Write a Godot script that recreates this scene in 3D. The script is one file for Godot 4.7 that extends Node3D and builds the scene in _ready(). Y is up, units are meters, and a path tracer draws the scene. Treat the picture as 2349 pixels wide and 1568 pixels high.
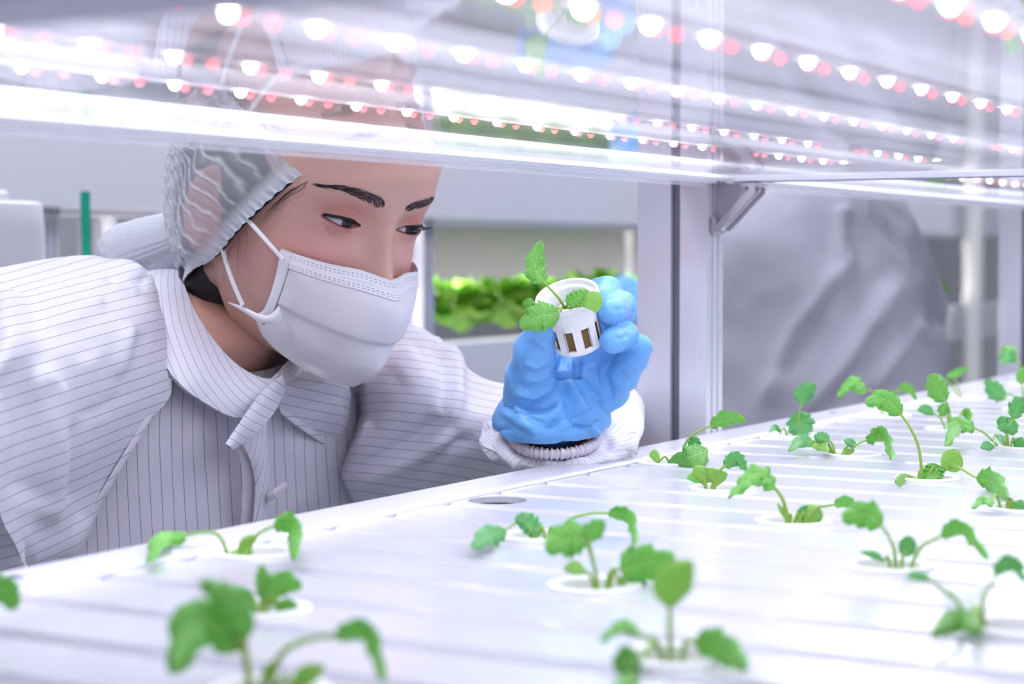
extends Node3D
# A vertical farm: a worker in a striped clean-room coat inspects a seedling beside a lit grow tray.
# Rack coordinates: s runs along the rack, p across it towards the aisle, y up; the tray top lies at TRAY_Y.

const CAM_Y := 1.25
const FOCAL := 4400.0            # pixels, for an image of 2349 x 1568
const TRAY_Y := CAM_Y - 0.145
const PANE_Y := CAM_Y + 0.0612
const LED_Y := CAM_Y + 0.083
const SDIR := Vector3(0.5, 0.0, -0.8660254)
const PDIR := Vector3(-0.8660254, 0.0, -0.5)
const RACK_TURN := PI / 3.0

var cam: Camera3D
var cam_basis := Basis.IDENTITY
var M := {}
var used_names := {}
var rng := RandomNumberGenerator.new()

class MB:
	var v := PackedVector3Array()
	var uv := PackedVector2Array()
	var c := PackedColorArray()
	var ix := PackedInt32Array()
	var colored := false
	func vert(p: Vector3, t := Vector2.ZERO, col := Color.WHITE) -> int:
		v.append(p); uv.append(t); c.append(col)
		return v.size() - 1
	func tri(a: int, b: int, d: int) -> void:
		ix.append(a); ix.append(b); ix.append(d)
	func quad(a: int, b: int, d: int, e: int) -> void:
		ix.append(a); ix.append(b); ix.append(d)
		ix.append(a); ix.append(d); ix.append(e)
	func fquad(a: Vector3, b: Vector3, d: Vector3, e: Vector3) -> void:
		var k := v.size()
		vert(a, Vector2(0, 0)); vert(b, Vector2(1, 0)); vert(d, Vector2(1, 1)); vert(e, Vector2(0, 1))
		quad(k, k + 1, k + 2, k + 3)
	func ftri(a: Vector3, b: Vector3, d: Vector3) -> void:
		var k := v.size()
		vert(a); vert(b); vert(d)
		tri(k, k + 1, k + 2)
	# rows of equal length; closed joins the last column to the first
	func grid(rows: Array, closed := false, flip := false, uvs := [], cols := []) -> void:
		var k := v.size()
		var nu: int = rows[0].size()
		var nr := rows.size()
		var w := nu + (1 if closed else 0)
		for r in nr:
			var row: PackedVector3Array = rows[r]
			for q in w:
				var t := Vector2(float(q) / maxf(1.0, w - 1), float(r) / maxf(1.0, nr - 1))
				if uvs.size() > 0:
					t = uvs[r][q]
				v.append(row[q % nu]); uv.append(t)
				if cols.size() > 0:
					c.append(cols[r][q % nu]); colored = true
				else:
					c.append(Color.WHITE)
		for r in nr - 1:
			for q in w - 1:
				var a := k + r * w + q
				if flip:
					quad(a, a + w, a + w + 1, a + 1)
				else:
					quad(a, a + 1, a + w + 1, a + w)
	func fan(center: Vector3, ring: PackedVector3Array, flip := false) -> void:
		var k := vert(center, Vector2(0.5, 0.5))
		for p in ring:
			vert(p, Vector2(0.5, 0.5))
		for q in ring.size():
			var a := k + 1 + q
			var b := k + 1 + (q + 1) % ring.size()
			if flip: tri(k, b, a)
			else: tri(k, a, b)
	func append(o: MB, t := Transform3D.IDENTITY) -> void:
		var k := v.size()
		for p in o.v: v.append(t * p)
		uv.append_array(o.uv); c.append_array(o.c)
		for i in o.ix: ix.append(i + k)
		colored = colored or o.colored
	func mesh(smooth := true) -> ArrayMesh:
		var n := PackedVector3Array()
		n.resize(v.size())
		for k in range(0, ix.size(), 3):
			var a := v[ix[k]]
			var f := (v[ix[k + 2]] - a).cross(v[ix[k + 1]] - a)
			n[ix[k]] += f; n[ix[k + 1]] += f; n[ix[k + 2]] += f
		if smooth:
			var sum := {}
			var keys := []
			keys.resize(v.size())
			for k in v.size():
				var key := Vector3i((v[k] * 50000.0).round())
				keys[k] = key
				sum[key] = sum.get(key, Vector3.ZERO) + n[k]
			for k in v.size():
				n[k] = sum[keys[k]]
		for k in v.size():
			n[k] = n[k].normalized() if n[k].length_squared() > 0.0 else Vector3.UP
		var arr := []
		arr.resize(Mesh.ARRAY_MAX)
		arr[Mesh.ARRAY_VERTEX] = v; arr[Mesh.ARRAY_NORMAL] = n; arr[Mesh.ARRAY_TEX_UV] = uv
		if colored: arr[Mesh.ARRAY_COLOR] = c
		arr[Mesh.ARRAY_INDEX] = ix
		var m := ArrayMesh.new()
		m.add_surface_from_arrays(Mesh.PRIMITIVE_TRIANGLES, arr)
		return m

# ---------------------------------------------------------------- placing
func W(s: float, p: float, y: float) -> Vector3:
	return SDIR * s + PDIR * p + Vector3(0, y, 0)

# the point at camera depth z on the ray through photo pixel (px, py)
func P(px: float, py: float, z: float) -> Vector3:
	return Vector3(0, CAM_Y, 0) + cam_basis * Vector3((px - 1174.5) / FOCAL * z, -(py - 784.0) / FOCAL * z, -z)

func depth_of(w: Vector3) -> float:
	return -(cam_basis.inverse() * (w - Vector3(0, CAM_Y, 0))).z

func fresh(called: String) -> String:
	if not used_names.has(called):
		used_names[called] = 0
		return called
	used_names[called] += 1
	return "%s_%03d" % [called, used_names[called]]

func tag(o: Node, label: String, category: String, group := "") -> void:
	o.set_meta("label", label); o.set_meta("category", category)
	if group != "": o.set_meta("group", group)

func thing(called: String, label: String, category: String, at := Vector3.ZERO, turn := 0.0, group := "") -> Node3D:
	var o := Node3D.new()
	o.name = fresh(called)
	add_child(o)
	o.position = at; o.rotation.y = turn
	tag(o, label, category, group)
	return o

func structure(called: String, at := Vector3.ZERO, turn := 0.0) -> Node3D:
	var o := Node3D.new()
	o.name = fresh(called)
	add_child(o)
	o.position = at; o.rotation.y = turn
	o.set_meta("kind", "structure")
	return o

func part(called: String, mesh: Mesh, m: Material, parent: Node) -> MeshInstance3D:
	var o := MeshInstance3D.new()
	o.name = called if parent != self else fresh(called)
	o.mesh = mesh
	o.material_override = m
	parent.add_child(o, true)
	return o

# ---------------------------------------------------------------- shapes
func box(size: Vector3, at := Vector3.ZERO, bevel := 0.0015) -> MB:
	var b := MB.new()
	var h := size / 2.0
	var e := minf(bevel, minf(h.x, minf(h.y, h.z)) * 0.9)
	var pt := func(sx: int, sy: int, sz: int, ax: int) -> Vector3:
		var q := Vector3(sx * (h.x - e), sy * (h.y - e), sz * (h.z - e))
		q[ax] += [sx, sy, sz][ax] * e
		return q + at
	for ax in 3:
		for sg in [-1, 1]:
			var o := [[0, 0, 0], [0, 0, 0], [0, 0, 0], [0, 0, 0]]
			var u := (ax + 1) % 3
			var w := (ax + 2) % 3
			var ord := [[-1, -1], [1, -1], [1, 1], [-1, 1]]
			var q := []
			for k in 4:
				o[k][ax] = sg; o[k][u] = ord[k][0]; o[k][w] = ord[k][1]
				q.append(pt.call(o[k][0], o[k][1], o[k][2], ax))
			if sg > 0: b.fquad(q[3], q[2], q[1], q[0])
			else: b.fquad(q[0], q[1], q[2], q[3])
	for ax in 3:
		var u := (ax + 1) % 3
		var w := (ax + 2) % 3
		for a in [-1, 1]:
			for d in [-1, 1]:
				var lo := [0, 0, 0]
				var hi := [0, 0, 0]
				lo[ax] = -1; hi[ax] = 1
				lo[u] = a; hi[u] = a; lo[w] = d; hi[w] = d
				var p0: Vector3 = pt.call(lo[0], lo[1], lo[2], u)
				var p1: Vector3 = pt.call(hi[0], hi[1], hi[2], u)
				var p2: Vector3 = pt.call(hi[0], hi[1], hi[2], w)
				var p3: Vector3 = pt.call(lo[0], lo[1], lo[2], w)
				if a * d > 0: b.fquad(p0, p1, p2, p3)
				else: b.fquad(p3, p2, p1, p0)
	for sx in [-1, 1]:
		for sy in [-1, 1]:
			for sz in [-1, 1]:
				var t0: Vector3 = pt.call(sx, sy, sz, 0)
				var t1: Vector3 = pt.call(sx, sy, sz, 1)
				var t2: Vector3 = pt.call(sx, sy, sz, 2)
				if sx * sy * sz > 0: b.ftri(t0, t2, t1)
				else: b.ftri(t0, t1, t2)
	return b

# profile polygon in the plane (a, b), extruded along axis direction by length; flat shaded
func extrude(poly: PackedVector2Array, ea: Vector3, eb: Vector3, ed: Vector3, from: float, to: float) -> MB:
	var b := MB.new()
	var n := poly.size()
	for k in n:
		var p := poly[k]
		var q := poly[(k + 1) % n]
		var p3 := ea * p.x + eb * p.y
		var q3 := ea * q.x + eb * q.y
		b.fquad(p3 + ed * from, q3 + ed * from, q3 + ed * to, p3 + ed * to)
	var tr := Geometry2D.triangulate_polygon(poly)
	for k in range(0, tr.size(), 3):
		var a3 := ea * poly[tr[k]].x + eb * poly[tr[k]].y
		var b3 := ea * poly[tr[k + 1]].x + eb * poly[tr[k + 1]].y
		var c3 := ea * poly[tr[k + 2]].x + eb * poly[tr[k + 2]].y
		b.ftri(a3 + ed * to, b3 + ed * to, c3 + ed * to)
		b.ftri(a3 + ed * from, c3 + ed * from, b3 + ed * from)
	return b

func circle(n: int, r: float, y := 0.0) -> PackedVector3Array:
	var o := PackedVector3Array()
	for k in n:
		var a := TAU * k / n
		o.append(Vector3(cos(a) * r, y, sin(a) * r))
	return o

func lathe(profile: Array, n := 32) -> MB:
	var b := MB.new()
	var rows := []
	for q in profile:
		rows.append(circle(n, maxf(q[0], 0.00001), q[1]))
	b.grid(rows, true)
	return b

func cr1(a: Vector3, b: Vector3, c: Vector3, d: Vector3, t: float) -> Vector3:
	return 0.5 * ((2.0 * b) + (c - a) * t + (2.0 * a - 5.0 * b + 4.0 * c - d) * t * t + (3.0 * b - a - 3.0 * c + d) * t * t * t)

func spline(pts: Array, t: float, closed := false) -> Vector3:
	var n := pts.size()
	if closed:
		var f := fposmod(t, 1.0) * n
		var k := int(f)
		return cr1(pts[(k - 1 + n) % n], pts[k % n], pts[(k + 1) % n], pts[(k + 2) % n], f - k)
	if n == 1: return pts[0]
	var g := clampf(t, 0.0, 1.0) * (n - 1)
	var j := mini(int(g), n - 2)
	var p0: Vector3 = pts[j - 1] if j > 0 else 2.0 * pts[0] - pts[1]
	var p3: Vector3 = pts[j + 2] if j + 2 < n else 2.0 * pts[n - 1] - pts[n - 2]
	return cr1(p0, pts[j], pts[j + 1], p3, g - j)

func resample(pts: Array, n: int, closed := false) -> PackedVector3Array:
	var o := PackedVector3Array()
	for k in n:
		o.append(spline(pts, float(k) / n if closed else float(k) / (n - 1), closed))
	return o

# rings of control points -> smooth surface rows
func loft(rings: Array, nu: int, nv: int, closed := true) -> Array:
	var cols := []
	var fine := []
	for r in rings:
		fine.append(resample(r, nu, closed))
	var rows := []
	for k in nv:
		rows.append(PackedVector3Array())
	for q in nu:
		var line := []
		for r in fine:
			line.append(r[q])
		var res := resample(line, nv)
		for k in nv:
			rows[k].append(res[k])
	return rows

func tube(path: PackedVector3Array, radii: Array, n := 8, caps := true) -> MB:
	var b := MB.new()
	var rows := []
	var m := path.size()
	var up := Vector3.ZERO
	for k in m:
		var d := (path[mini(k + 1, m - 1)] - path[maxi(k - 1, 0)]).normalized()
		if up == Vector3.ZERO:
			up = d.cross(Vector3(0.3, 0.2, 0.9)).normalized()
		up = (up - d * up.dot(d)).normalized()
		var side := d.cross(up)
		var t := float(k) / (m - 1) * (radii.size() - 1)
		var j := mini(int(t), radii.size() - 1)
		var r: float = lerpf(radii[j], radii[mini(j + 1, radii.size() - 1)], t - j)
		var row := PackedVector3Array()
		for q in n:
			var a := TAU * q / n
			row.append(path[k] + (up * cos(a) + side * sin(a)) * r)
		rows.append(row)
	b.grid(rows, true)
	if caps:
		b.fan(path[0], rows[0])
		b.fan(path[m - 1], rows[m - 1], true)
	return b

func sm(a: float, b: float, x: float) -> float:
	var t := clampf((x - a) / (b - a), 0.0, 1.0)
	return t * t * (3.0 - 2.0 * t)

func gauss(x: float, s: float) -> float:
	return exp(-x * x / (2.0 * s * s))

# ---------------------------------------------------------------- materials
func mat(called: String, col: Color, rough := 0.6, metal := 0.0, spec := 0.5) -> StandardMaterial3D:
	var m := StandardMaterial3D.new()
	m.resource_name = called
	m.albedo_color = col; m.roughness = rough; m.metallic = metal; m.metallic_specular = spec
	M[called] = m
	return m

func noise_tex(freq: float, oct: int, size := 256, normal := false, strength := 4.0, seed_ := 1) -> NoiseTexture2D:
	var n := FastNoiseLite.new()
	n.noise_type = FastNoiseLite.TYPE_SIMPLEX_SMOOTH
	n.frequency = freq; n.fractal_octaves = oct; n.seed = seed_
	var t := NoiseTexture2D.new()
	t.width = size; t.height = size; t.seamless = true; t.noise = n
	t.as_normal_map = normal; t.bump_strength = strength
	return t

func rgb8(r: int, g: int, b: int) -> Color:
	return Color(r / 255.0, g / 255.0, b / 255.0)

func _ready() -> void:
	rng.seed = 7
	setup_view()
	setup_materials()
	build_room()
	build_rack()
	build_tray()
	build_lights()
	build_seedlings()
	build_back_rack()
	build_worker()
	build_coworker()
	build_held_cup()

func setup_view() -> void:
	cam = Camera3D.new()
	cam.name = "camera"
	add_child(cam)
	cam.position = Vector3(0, CAM_Y, 0)
	cam.rotation.x = -atan(200.0 / FOCAL)
	cam_basis = Basis(Vector3.RIGHT, -atan(200.0 / FOCAL))
	var look := CameraAttributesPhysical.new()
	look.frustum_focal_length = FOCAL / 1568.0 * 24.0
	look.frustum_focus_distance = 1.27
	look.frustum_near = 0.05
	look.frustum_far = 60.0
	look.exposure_aperture = 8.0
	cam.attributes = look
	cam.keep_aspect = Camera3D.KEEP_HEIGHT
	cam.fov = rad_to_deg(2.0 * atan(784.0 / FOCAL))
	cam.near = 0.05
	cam.current = true
	var env := Environment.new()
	env.background_mode = Environment.BG_COLOR
	env.background_color = Color(0.0, 0.0, 0.0)
	env.tonemap_mode = Environment.TONE_MAPPER_LINEAR
	env.tonemap_exposure = 1.5
	env.sdfgi_enabled = true; env.ssao_enabled = true; env.ssil_enabled = true
	var we := WorldEnvironment.new()
	we.name = "environment"
	we.environment = env
	add_child(we)
	# the room's ceiling luminaires: three over the aisle, one over the far side
	for q in [[0.3, 1.25, 1.25], [1.9, 1.25, 1.0], [3.5, 1.25, 1.1], [5.1, 1.25, 1.3]]:
		ceiling_panel(W(q[0], q[1], 2.62), q[2])

func ceiling_panel(at: Vector3, power: float) -> void:
	var o := thing("ceiling_light", "flat white ceiling panel light above the aisle", "ceiling light", at, RACK_TURN, "ceiling panels above the aisle")
	var frame := part("frame", box(Vector3(1.24, 0.03, 0.34), Vector3(0, 0.005, 0)).mesh(false), M.get("white_metal", null), o)
	var gm := StandardMaterial3D.new()
	gm.albedo_color = Color(0.95, 0.95, 0.95)
	gm.emission_enabled = true; gm.emission = Color(0.95, 0.96, 1.0); gm.emission_energy_multiplier = 1.2
	part("diffuser", box(Vector3(1.18, 0.008, 0.28), Vector3(0, -0.012, 0)).mesh(false), gm, o)
	frame.material_override = mat("luminaire_frame", Color(0.9, 0.9, 0.9), 0.5)
	var l := AreaLight3D.new()
	l.name = "panel_light"
	l.area_size = Vector2(1.18, 0.28)
	l.light_energy = power
	l.light_color = Color(0.94, 0.945, 1.0)
	l.shadow_enabled = true
	l.area_range = 12.0
	l.rotation.x = -PI / 2
	l.position.y = -0.02
	o.add_child(l)

func setup_materials() -> void:
	mat("tray_white", rgb8(219, 219, 228), 0.22, 0.0, 0.5)
	M.tray_white.clearcoat_enabled = true; M.tray_white.clearcoat = 0.3; M.tray_white.clearcoat_roughness = 0.08
	mat("trough", rgb8(216, 216, 222), 0.5)
	mat("cup_white", rgb8(238, 238, 240), 0.38)
	mat("cup_dots", rgb8(70, 60, 55), 0.8)
	var al := mat("aluminium", rgb8(214, 215, 224), 0.42, 0.25)
	al.roughness_texture = noise_tex(0.02, 3, 256, false, 4.0, 5)
	al.uv1_triplanar = true; al.uv1_scale = Vector3(3, 0.6, 3)
	mat("aluminium_dark", rgb8(120, 121, 132), 0.55, 0.5)  # darkened aluminium: shade painted into the post slots; the rivets share it
	mat("bracket_metal", rgb8(176, 172, 180), 0.5, 0.4)
	mat("bolt_metal", rgb8(214, 214, 216), 0.25, 0.9)
	mat("rail_white", rgb8(238, 238, 244), 0.3)
	mat("rail_groove_shade", rgb8(150, 154, 176), 0.5)  # rail white darkened, shade of a groove put into the colour
	mat("beam_grey", rgb8(190, 190, 205), 0.45, 0.2)
	mat("white_metal", rgb8(232, 232, 236), 0.5)
	mat("wall_paint", rgb8(222, 224, 230), 0.8)
	mat("floor_epoxy", rgb8(206, 209, 213), 0.35)
	var pane := mat("clear_acrylic", Color(0.95, 0.96, 1.0, 0.03), 0.035)
	pane.backlight_enabled = true; pane.backlight = Color(0.42, 0.42, 0.43)
	pane.transparency = BaseMaterial3D.TRANSPARENCY_ALPHA
	pane.normal_enabled = true
	var pn := noise_tex(0.012, 2, 256, true, 1.2, 11)
	pane.normal_texture = pn
	pane.normal_scale = 0.02
	pane.uv1_scale = Vector3(6, 6, 6)
	var lip := mat("clear_lip", Color(0.96, 0.96, 1.0, 0.25), 0.12)
	lip.transparency = BaseMaterial3D.TRANSPARENCY_ALPHA
	mat("sponge", rgb8(214, 210, 200), 0.95)
	mat("sponge_brown", rgb8(120, 98, 60), 0.95)
	var wl := mat("led_white", Color(1, 1, 1), 0.4)
	wl.emission_enabled = true; wl.emission = Color(1.0, 0.99, 0.97); wl.emission_energy_multiplier = 14.0
	var rl := mat("led_red", Color(1, 0.3, 0.35), 0.4)
	rl.emission_enabled = true; rl.emission = Color(1.0, 0.42, 0.48); rl.emission_energy_multiplier = 3.2
	var wl2 := mat("led_white_soft", Color(1, 1, 1), 0.4)
	wl2.emission_enabled = true; wl2.emission = Color(1.0, 0.99, 0.97); wl2.emission_energy_multiplier = 0.9
	mat("led_board", rgb8(228, 228, 234), 0.5)

func build_room() -> void:
	# a closed room that lies square to the racks
	var c := W(2.4, 0.9, 0.0)
	var f := structure("floor", c, RACK_TURN)
	part("slab", box(Vector3(11.0, 0.1, 6.2), Vector3(0, -0.05, 0), 0.0).mesh(false), M.floor_epoxy, f)
	var ce := structure("ceiling", c + Vector3(0, 2.7, 0), RACK_TURN)
	part("board", box(Vector3(11.0, 0.1, 6.2), Vector3(0, 0.05, 0), 0.0).mesh(false), M.wall_paint, ce)
	for q in [["wall_back", Vector3(0, 1.35, -3.05), Vector3(11.2, 2.7, 0.1)], ["wall_front", Vector3(0, 1.35, 3.05), Vector3(11.2, 2.7, 0.1)],
			["wall_right", Vector3(5.55, 1.35, 0), Vector3(0.1, 2.7, 6.0)], ["wall_left", Vector3(-5.55, 1.35, 0), Vector3(0.1, 2.7, 6.0)]]:
		var w := structure(q[0], c, RACK_TURN)
		part("panel", box(q[2], q[1], 0.0).mesh(false), M.wall_paint, w)

# an aluminium post: wide faces (60 mm) look along the rack, narrow faces (32 mm) across it; T-slots as real grooves
func post_profile() -> PackedVector2Array:
	# x = s, y = z of the rack's axes (towards the photographer)
	var a := 0.016
	var b := 0.031
	var o := PackedVector2Array()
	var sl := 0.0042
	# face towards -s (one slot in the middle, shifted a little)
	for q in [[-a, b], [-a, 0.0 + sl + 0.003], [-a + 0.006, 0.003 + sl], [-a + 0.006, 0.003 - sl], [-a, 0.003 - sl], [-a, -b],
			[a, -b], [a, -sl], [a - 0.006, -sl], [a - 0.006, sl], [a, sl], [a, b],
			[0.0075, b], [0.0075, b - 0.003], [0.0045, b - 0.003], [0.0045, b], [-0.0035, b], [-0.0035, b - 0.003], [-0.0065, b - 0.003], [-0.0065, b]]:
		o.append(Vector2(q[0], q[1]))
	return o

func rack_post(s: float, p: float, parent: Node3D, from_y := 0.0, to_y := 2.3) -> void:
	var m := extrude(post_profile(), Vector3.RIGHT, Vector3.BACK, Vector3.UP, from_y, to_y)
	var o := part("post", m.mesh(false), M.aluminium, parent)
	o.position = Vector3(s, 0, -p)
	var slot := part("slot_shade_strip", box(Vector3(0.002, to_y - from_y - 0.02, 0.0075), Vector3(-0.0107, (from_y + to_y) / 2, 0.003), 0.0).mesh(false), M.aluminium_dark, o)  # dark liner paints the shade at the bottom of the slot
	slot.name = "slot_shade_strip"

func rail_profile() -> PackedVector2Array:
	# across the rail: x outwards (towards the aisle), y up; two grooves in its lower inner face
	return PackedVector2Array([Vector2(-0.012, 0.001), Vector2(-0.012, -0.0010), Vector2(-0.009, -0.0016), Vector2(-0.0082, -0.0006), Vector2(-0.0062, -0.0008), Vector2(-0.0055, -0.0022),
		Vector2(0.000, -0.0026), Vector2(0.0010, -0.0012), Vector2(0.0034, -0.0014), Vector2(0.0042, -0.0036), Vector2(0.0092, -0.0040), Vector2(0.0105, -0.0032), Vector2(0.0105, 0.012), Vector2(-0.012, 0.012)])

func build_rack() -> void:
	var r := thing("grow_rack", "aluminium shelving rack with square posts that carries the white seedling tray", "rack", Vector3.ZERO, RACK_TURN)
	for q in [[1.433, 0.668], [2.49, 0.668], [-0.04, -0.17], [1.433, -0.11], [2.49, -0.11], [0.31, 0.668]]:
		rack_post(q[0], q[1], r)
	# long white rails that hold the clear light covers, along the aisle side and the near side
	for q in [[0.352, 1.418], [1.437, 2.48]]:
		var m := extrude(rail_profile(), Vector3.FORWARD, Vector3.UP, Vector3.RIGHT, q[0], q[1])
		var o := part("cover_rail", m.mesh(false), M.rail_white, r)
		o.position = Vector3(0, PANE_Y, -0.625)
		var lip := part("clear_lip", box(Vector3(q[1] - q[0] - 0.03, 0.0032, 0.0012), Vector3((q[0] + q[1]) / 2, -0.0055, -0.0085), 0.0004).mesh(false), M.clear_lip, o)
		lip.name = "clear_lip"
	# crossbars under the seams between covers
	for q in [[0.345, 0.055], [1.428, 0.018], [2.49, 0.018]]:
		var b := part("crossbar", box(Vector3(q[1], 0.012, 0.72), Vector3(q[0], PANE_Y + 0.0035, -0.27), 0.003).mesh(false), M.rail_white if q[0] > 1.0 else M.beam_grey, r)
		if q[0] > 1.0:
			part("groove_shade_strip", box(Vector3(0.003, 0.0012, 0.70), Vector3(q[0] + 0.004, PANE_Y - 0.0028, -0.27), 0.0).mesh(false), M.rail_groove_shade, b)  # darker strip on the underside, a groove's shade painted without cutting one
	# a deep beam seen edge-on right above the lens, across the near end of the cover
	part("end_beam", box(Vector3(0.03, 0.05, 0.72), Vector3(0.33, PANE_Y + 0.034, -0.27), 0.003).mesh(false), M.beam_grey, r)
	# corner bracket on the post, with ribs and a bolt
	for s in [1.433, 2.49]:
		var br := Node3D.new()
		br.name = "corner_bracket"
		r.add_child(br, true)
		br.position = Vector3(s, PANE_Y - 0.004, -0.636)
		var tri := PackedVector2Array([Vector2(0, 0), Vector2(0.038, 0.0), Vector2(0.038, -0.006), Vector2(0.006, -0.038), Vector2(0, -0.038)])
		part("web", extrude(tri, Vector3.BACK, Vector3.UP, Vector3.RIGHT, -0.0015, 0.0015).mesh(false), M.bracket_metal, br)
		for x in [-0.0105, 0.0105]:
			part("flange", extrude(PackedVector2Array([Vector2(0.038, 0.0), Vector2(0.038, -0.008), Vector2(0.008, -0.038), Vector2(0.0, -0.038), Vector2(0.0, -0.033), Vector2(0.005, -0.033), Vector2(0.033, -0.005), Vector2(0.033, 0.0)]), Vector3.BACK, Vector3.UP, Vector3.RIGHT, x - 0.001, x + 0.001).mesh(false), M.bracket_metal, br)
		part("foot", box(Vector3(0.022, 0.014, 0.003), Vector3(0, -0.034, 0.0016), 0.0006).mesh(false), M.bracket_metal, br)
		part("foot", box(Vector3(0.022, 0.003, 0.014), Vector3(0, -0.0016, 0.033), 0.0006).mesh(false), M.bracket_metal, br)
		var bolt := lathe([[0.0, 0.006], [0.0022, 0.006], [0.0022, 0.004], [0.0024, 0.0045], [0.0042, 0.0045], [0.0048, 0.0036], [0.0048, 0.0], [0.0, 0.0]], 14)
		for at in [Vector3(0, -0.033, 0.003), Vector3(0, -0.003, 0.031)]:
			var bo := part("bolt", bolt.mesh(false), M.bolt_metal, br)
			bo.position = at
			bo.rotation.x = PI / 2 if at.y < -0.01 else PI
	# the tier above: the box whose white underside carries the lamps
	part("upper_deck", box(Vector3(3.4, 0.012, 0.80), Vector3(1.6, LED_Y + 0.018, -0.28), 0.002).mesh(false), M.white_metal, r)
	part("upper_fascia", box(Vector3(3.4, 0.10, 0.008), Vector3(1.6, LED_Y + 0.062, -0.672), 0.002).mesh(false), M.white_metal, r)
	# beams that carry the tray
	for p in [0.655, -0.06]:
		part("tray_beam", box(Vector3(3.2, 0.04, 0.02), Vector3(1.5, TRAY_Y - 0.13, -p), 0.002).mesh(false), M.aluminium, r)
	# clear acrylic light covers, one per bay
	for q in [[0.376, 1.422], [1.434, 2.48]]:
		var cover := thing("light_cover", "clear glossy acrylic cover under the lamps over the tray" if q[0] < 1.0 else "clear glossy acrylic cover under the lamps past the bracketed post", "light cover", W((q[0] + q[1]) / 2, 0.27, PANE_Y), RACK_TURN)
		var mb := MB.new()
		var l: float = q[1] - q[0]
		mb.fquad(Vector3(-l / 2, 0, -0.345), Vector3(l / 2, 0, -0.345), Vector3(l / 2, 0, 0.345), Vector3(-l / 2, 0, 0.345))
		part("pane", mb.mesh(false), M.clear_acrylic, cover)

const HOLE_S := 0.74
const HOLE_DS := 0.11667
const HOLE_P := 0.572
const HOLE_DP := 0.0932

# one plank of the tray cover, running across the rack from the near side (p0) to the rim (p1); with_holes = first hole row (0 or 1), or -1
func plank_mesh(first_row: int) -> ArrayMesh:
	var b := MB.new()
	var p0 := -0.055
	var p1 := 0.5905
	# cross-section outside the flat land: (s, y)
	var half := 0.0218
	var prof := [Vector2(-0.0286, -0.0026), Vector2(-0.0270, -0.0026), Vector2(-0.0263, -0.0012), Vector2(-0.0252, -0.0012), Vector2(-0.0246, -0.0024), Vector2(-0.0232, -0.0024), Vector2(-half, 0.0)]
	for sg in [-1.0, 1.0]:
		for k in prof.size() - 1:
			var a: Vector2 = prof[k]
			var d: Vector2 = prof[k + 1]
			var q := [Vector3(a.x * -sg, a.y, -p0), Vector3(d.x * -sg, d.y, -p0), Vector3(d.x * -sg, d.y, -p1), Vector3(a.x * -sg, a.y, -p1)]
			if sg > 0: b.fquad(q[3], q[2], q[1], q[0])
			else: b.fquad(q[0], q[1], q[2], q[3])
	# end face towards the rim and a skirt below
	b.fquad(Vector3(-half, 0, -p1), Vector3(half, 0, -p1), Vector3(half, -0.012, -p1), Vector3(-half, -0.012, -p1))
	b.fquad(Vector3(half, -0.012, -p0), Vector3(half, 0, -p0), Vector3(-half, 0, -p0), Vector3(-half, -0.012, -p0))
	var at := p0
	var holes := []
	if first_row >= 0:
		for r in range(first_row, 8, 2):
			holes.append(HOLE_P - HOLE_DP * r)
		holes.sort()
	var rr := 0.0176
	for h in holes:
		if h - half < p0: continue
		var lo: float = maxf(h - half, at)
		var hi: float = minf(h + half, p1)
		b.fquad(Vector3(-half, 0, -at), Vector3(half, 0, -at), Vector3(half, 0, -lo), Vector3(-half, 0, -lo))
		var n := 40
		var inner := PackedVector3Array()
		var outer := PackedVector3Array()
		var low := PackedVector3Array()
		for k in n:
			var a := TAU * k / n
			var d := Vector2(cos(a), sin(a))
			var e := d / maxf(absf(d.x), absf(d.y)) * half
			inner.append(Vector3(d.x * rr, 0, -h + d.y * rr))
			low.append(Vector3(d.x * rr, -0.0035, -h + d.y * rr))
			outer.append(Vector3(e.x, 0, clampf(-h + e.y, -hi, -lo)))
		for k in n:
			var j := (k + 1) % n
			b.fquad(outer[k], outer[j], inner[j], inner[k])
			b.fquad(inner[k], inner[j], low[j], low[k])
		at = hi
	b.fquad(Vector3(-half, 0, -at), Vector3(half, 0, -at), Vector3(half, 0, -p1), Vector3(-half, 0, -p1))
	return b.mesh(false)

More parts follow.
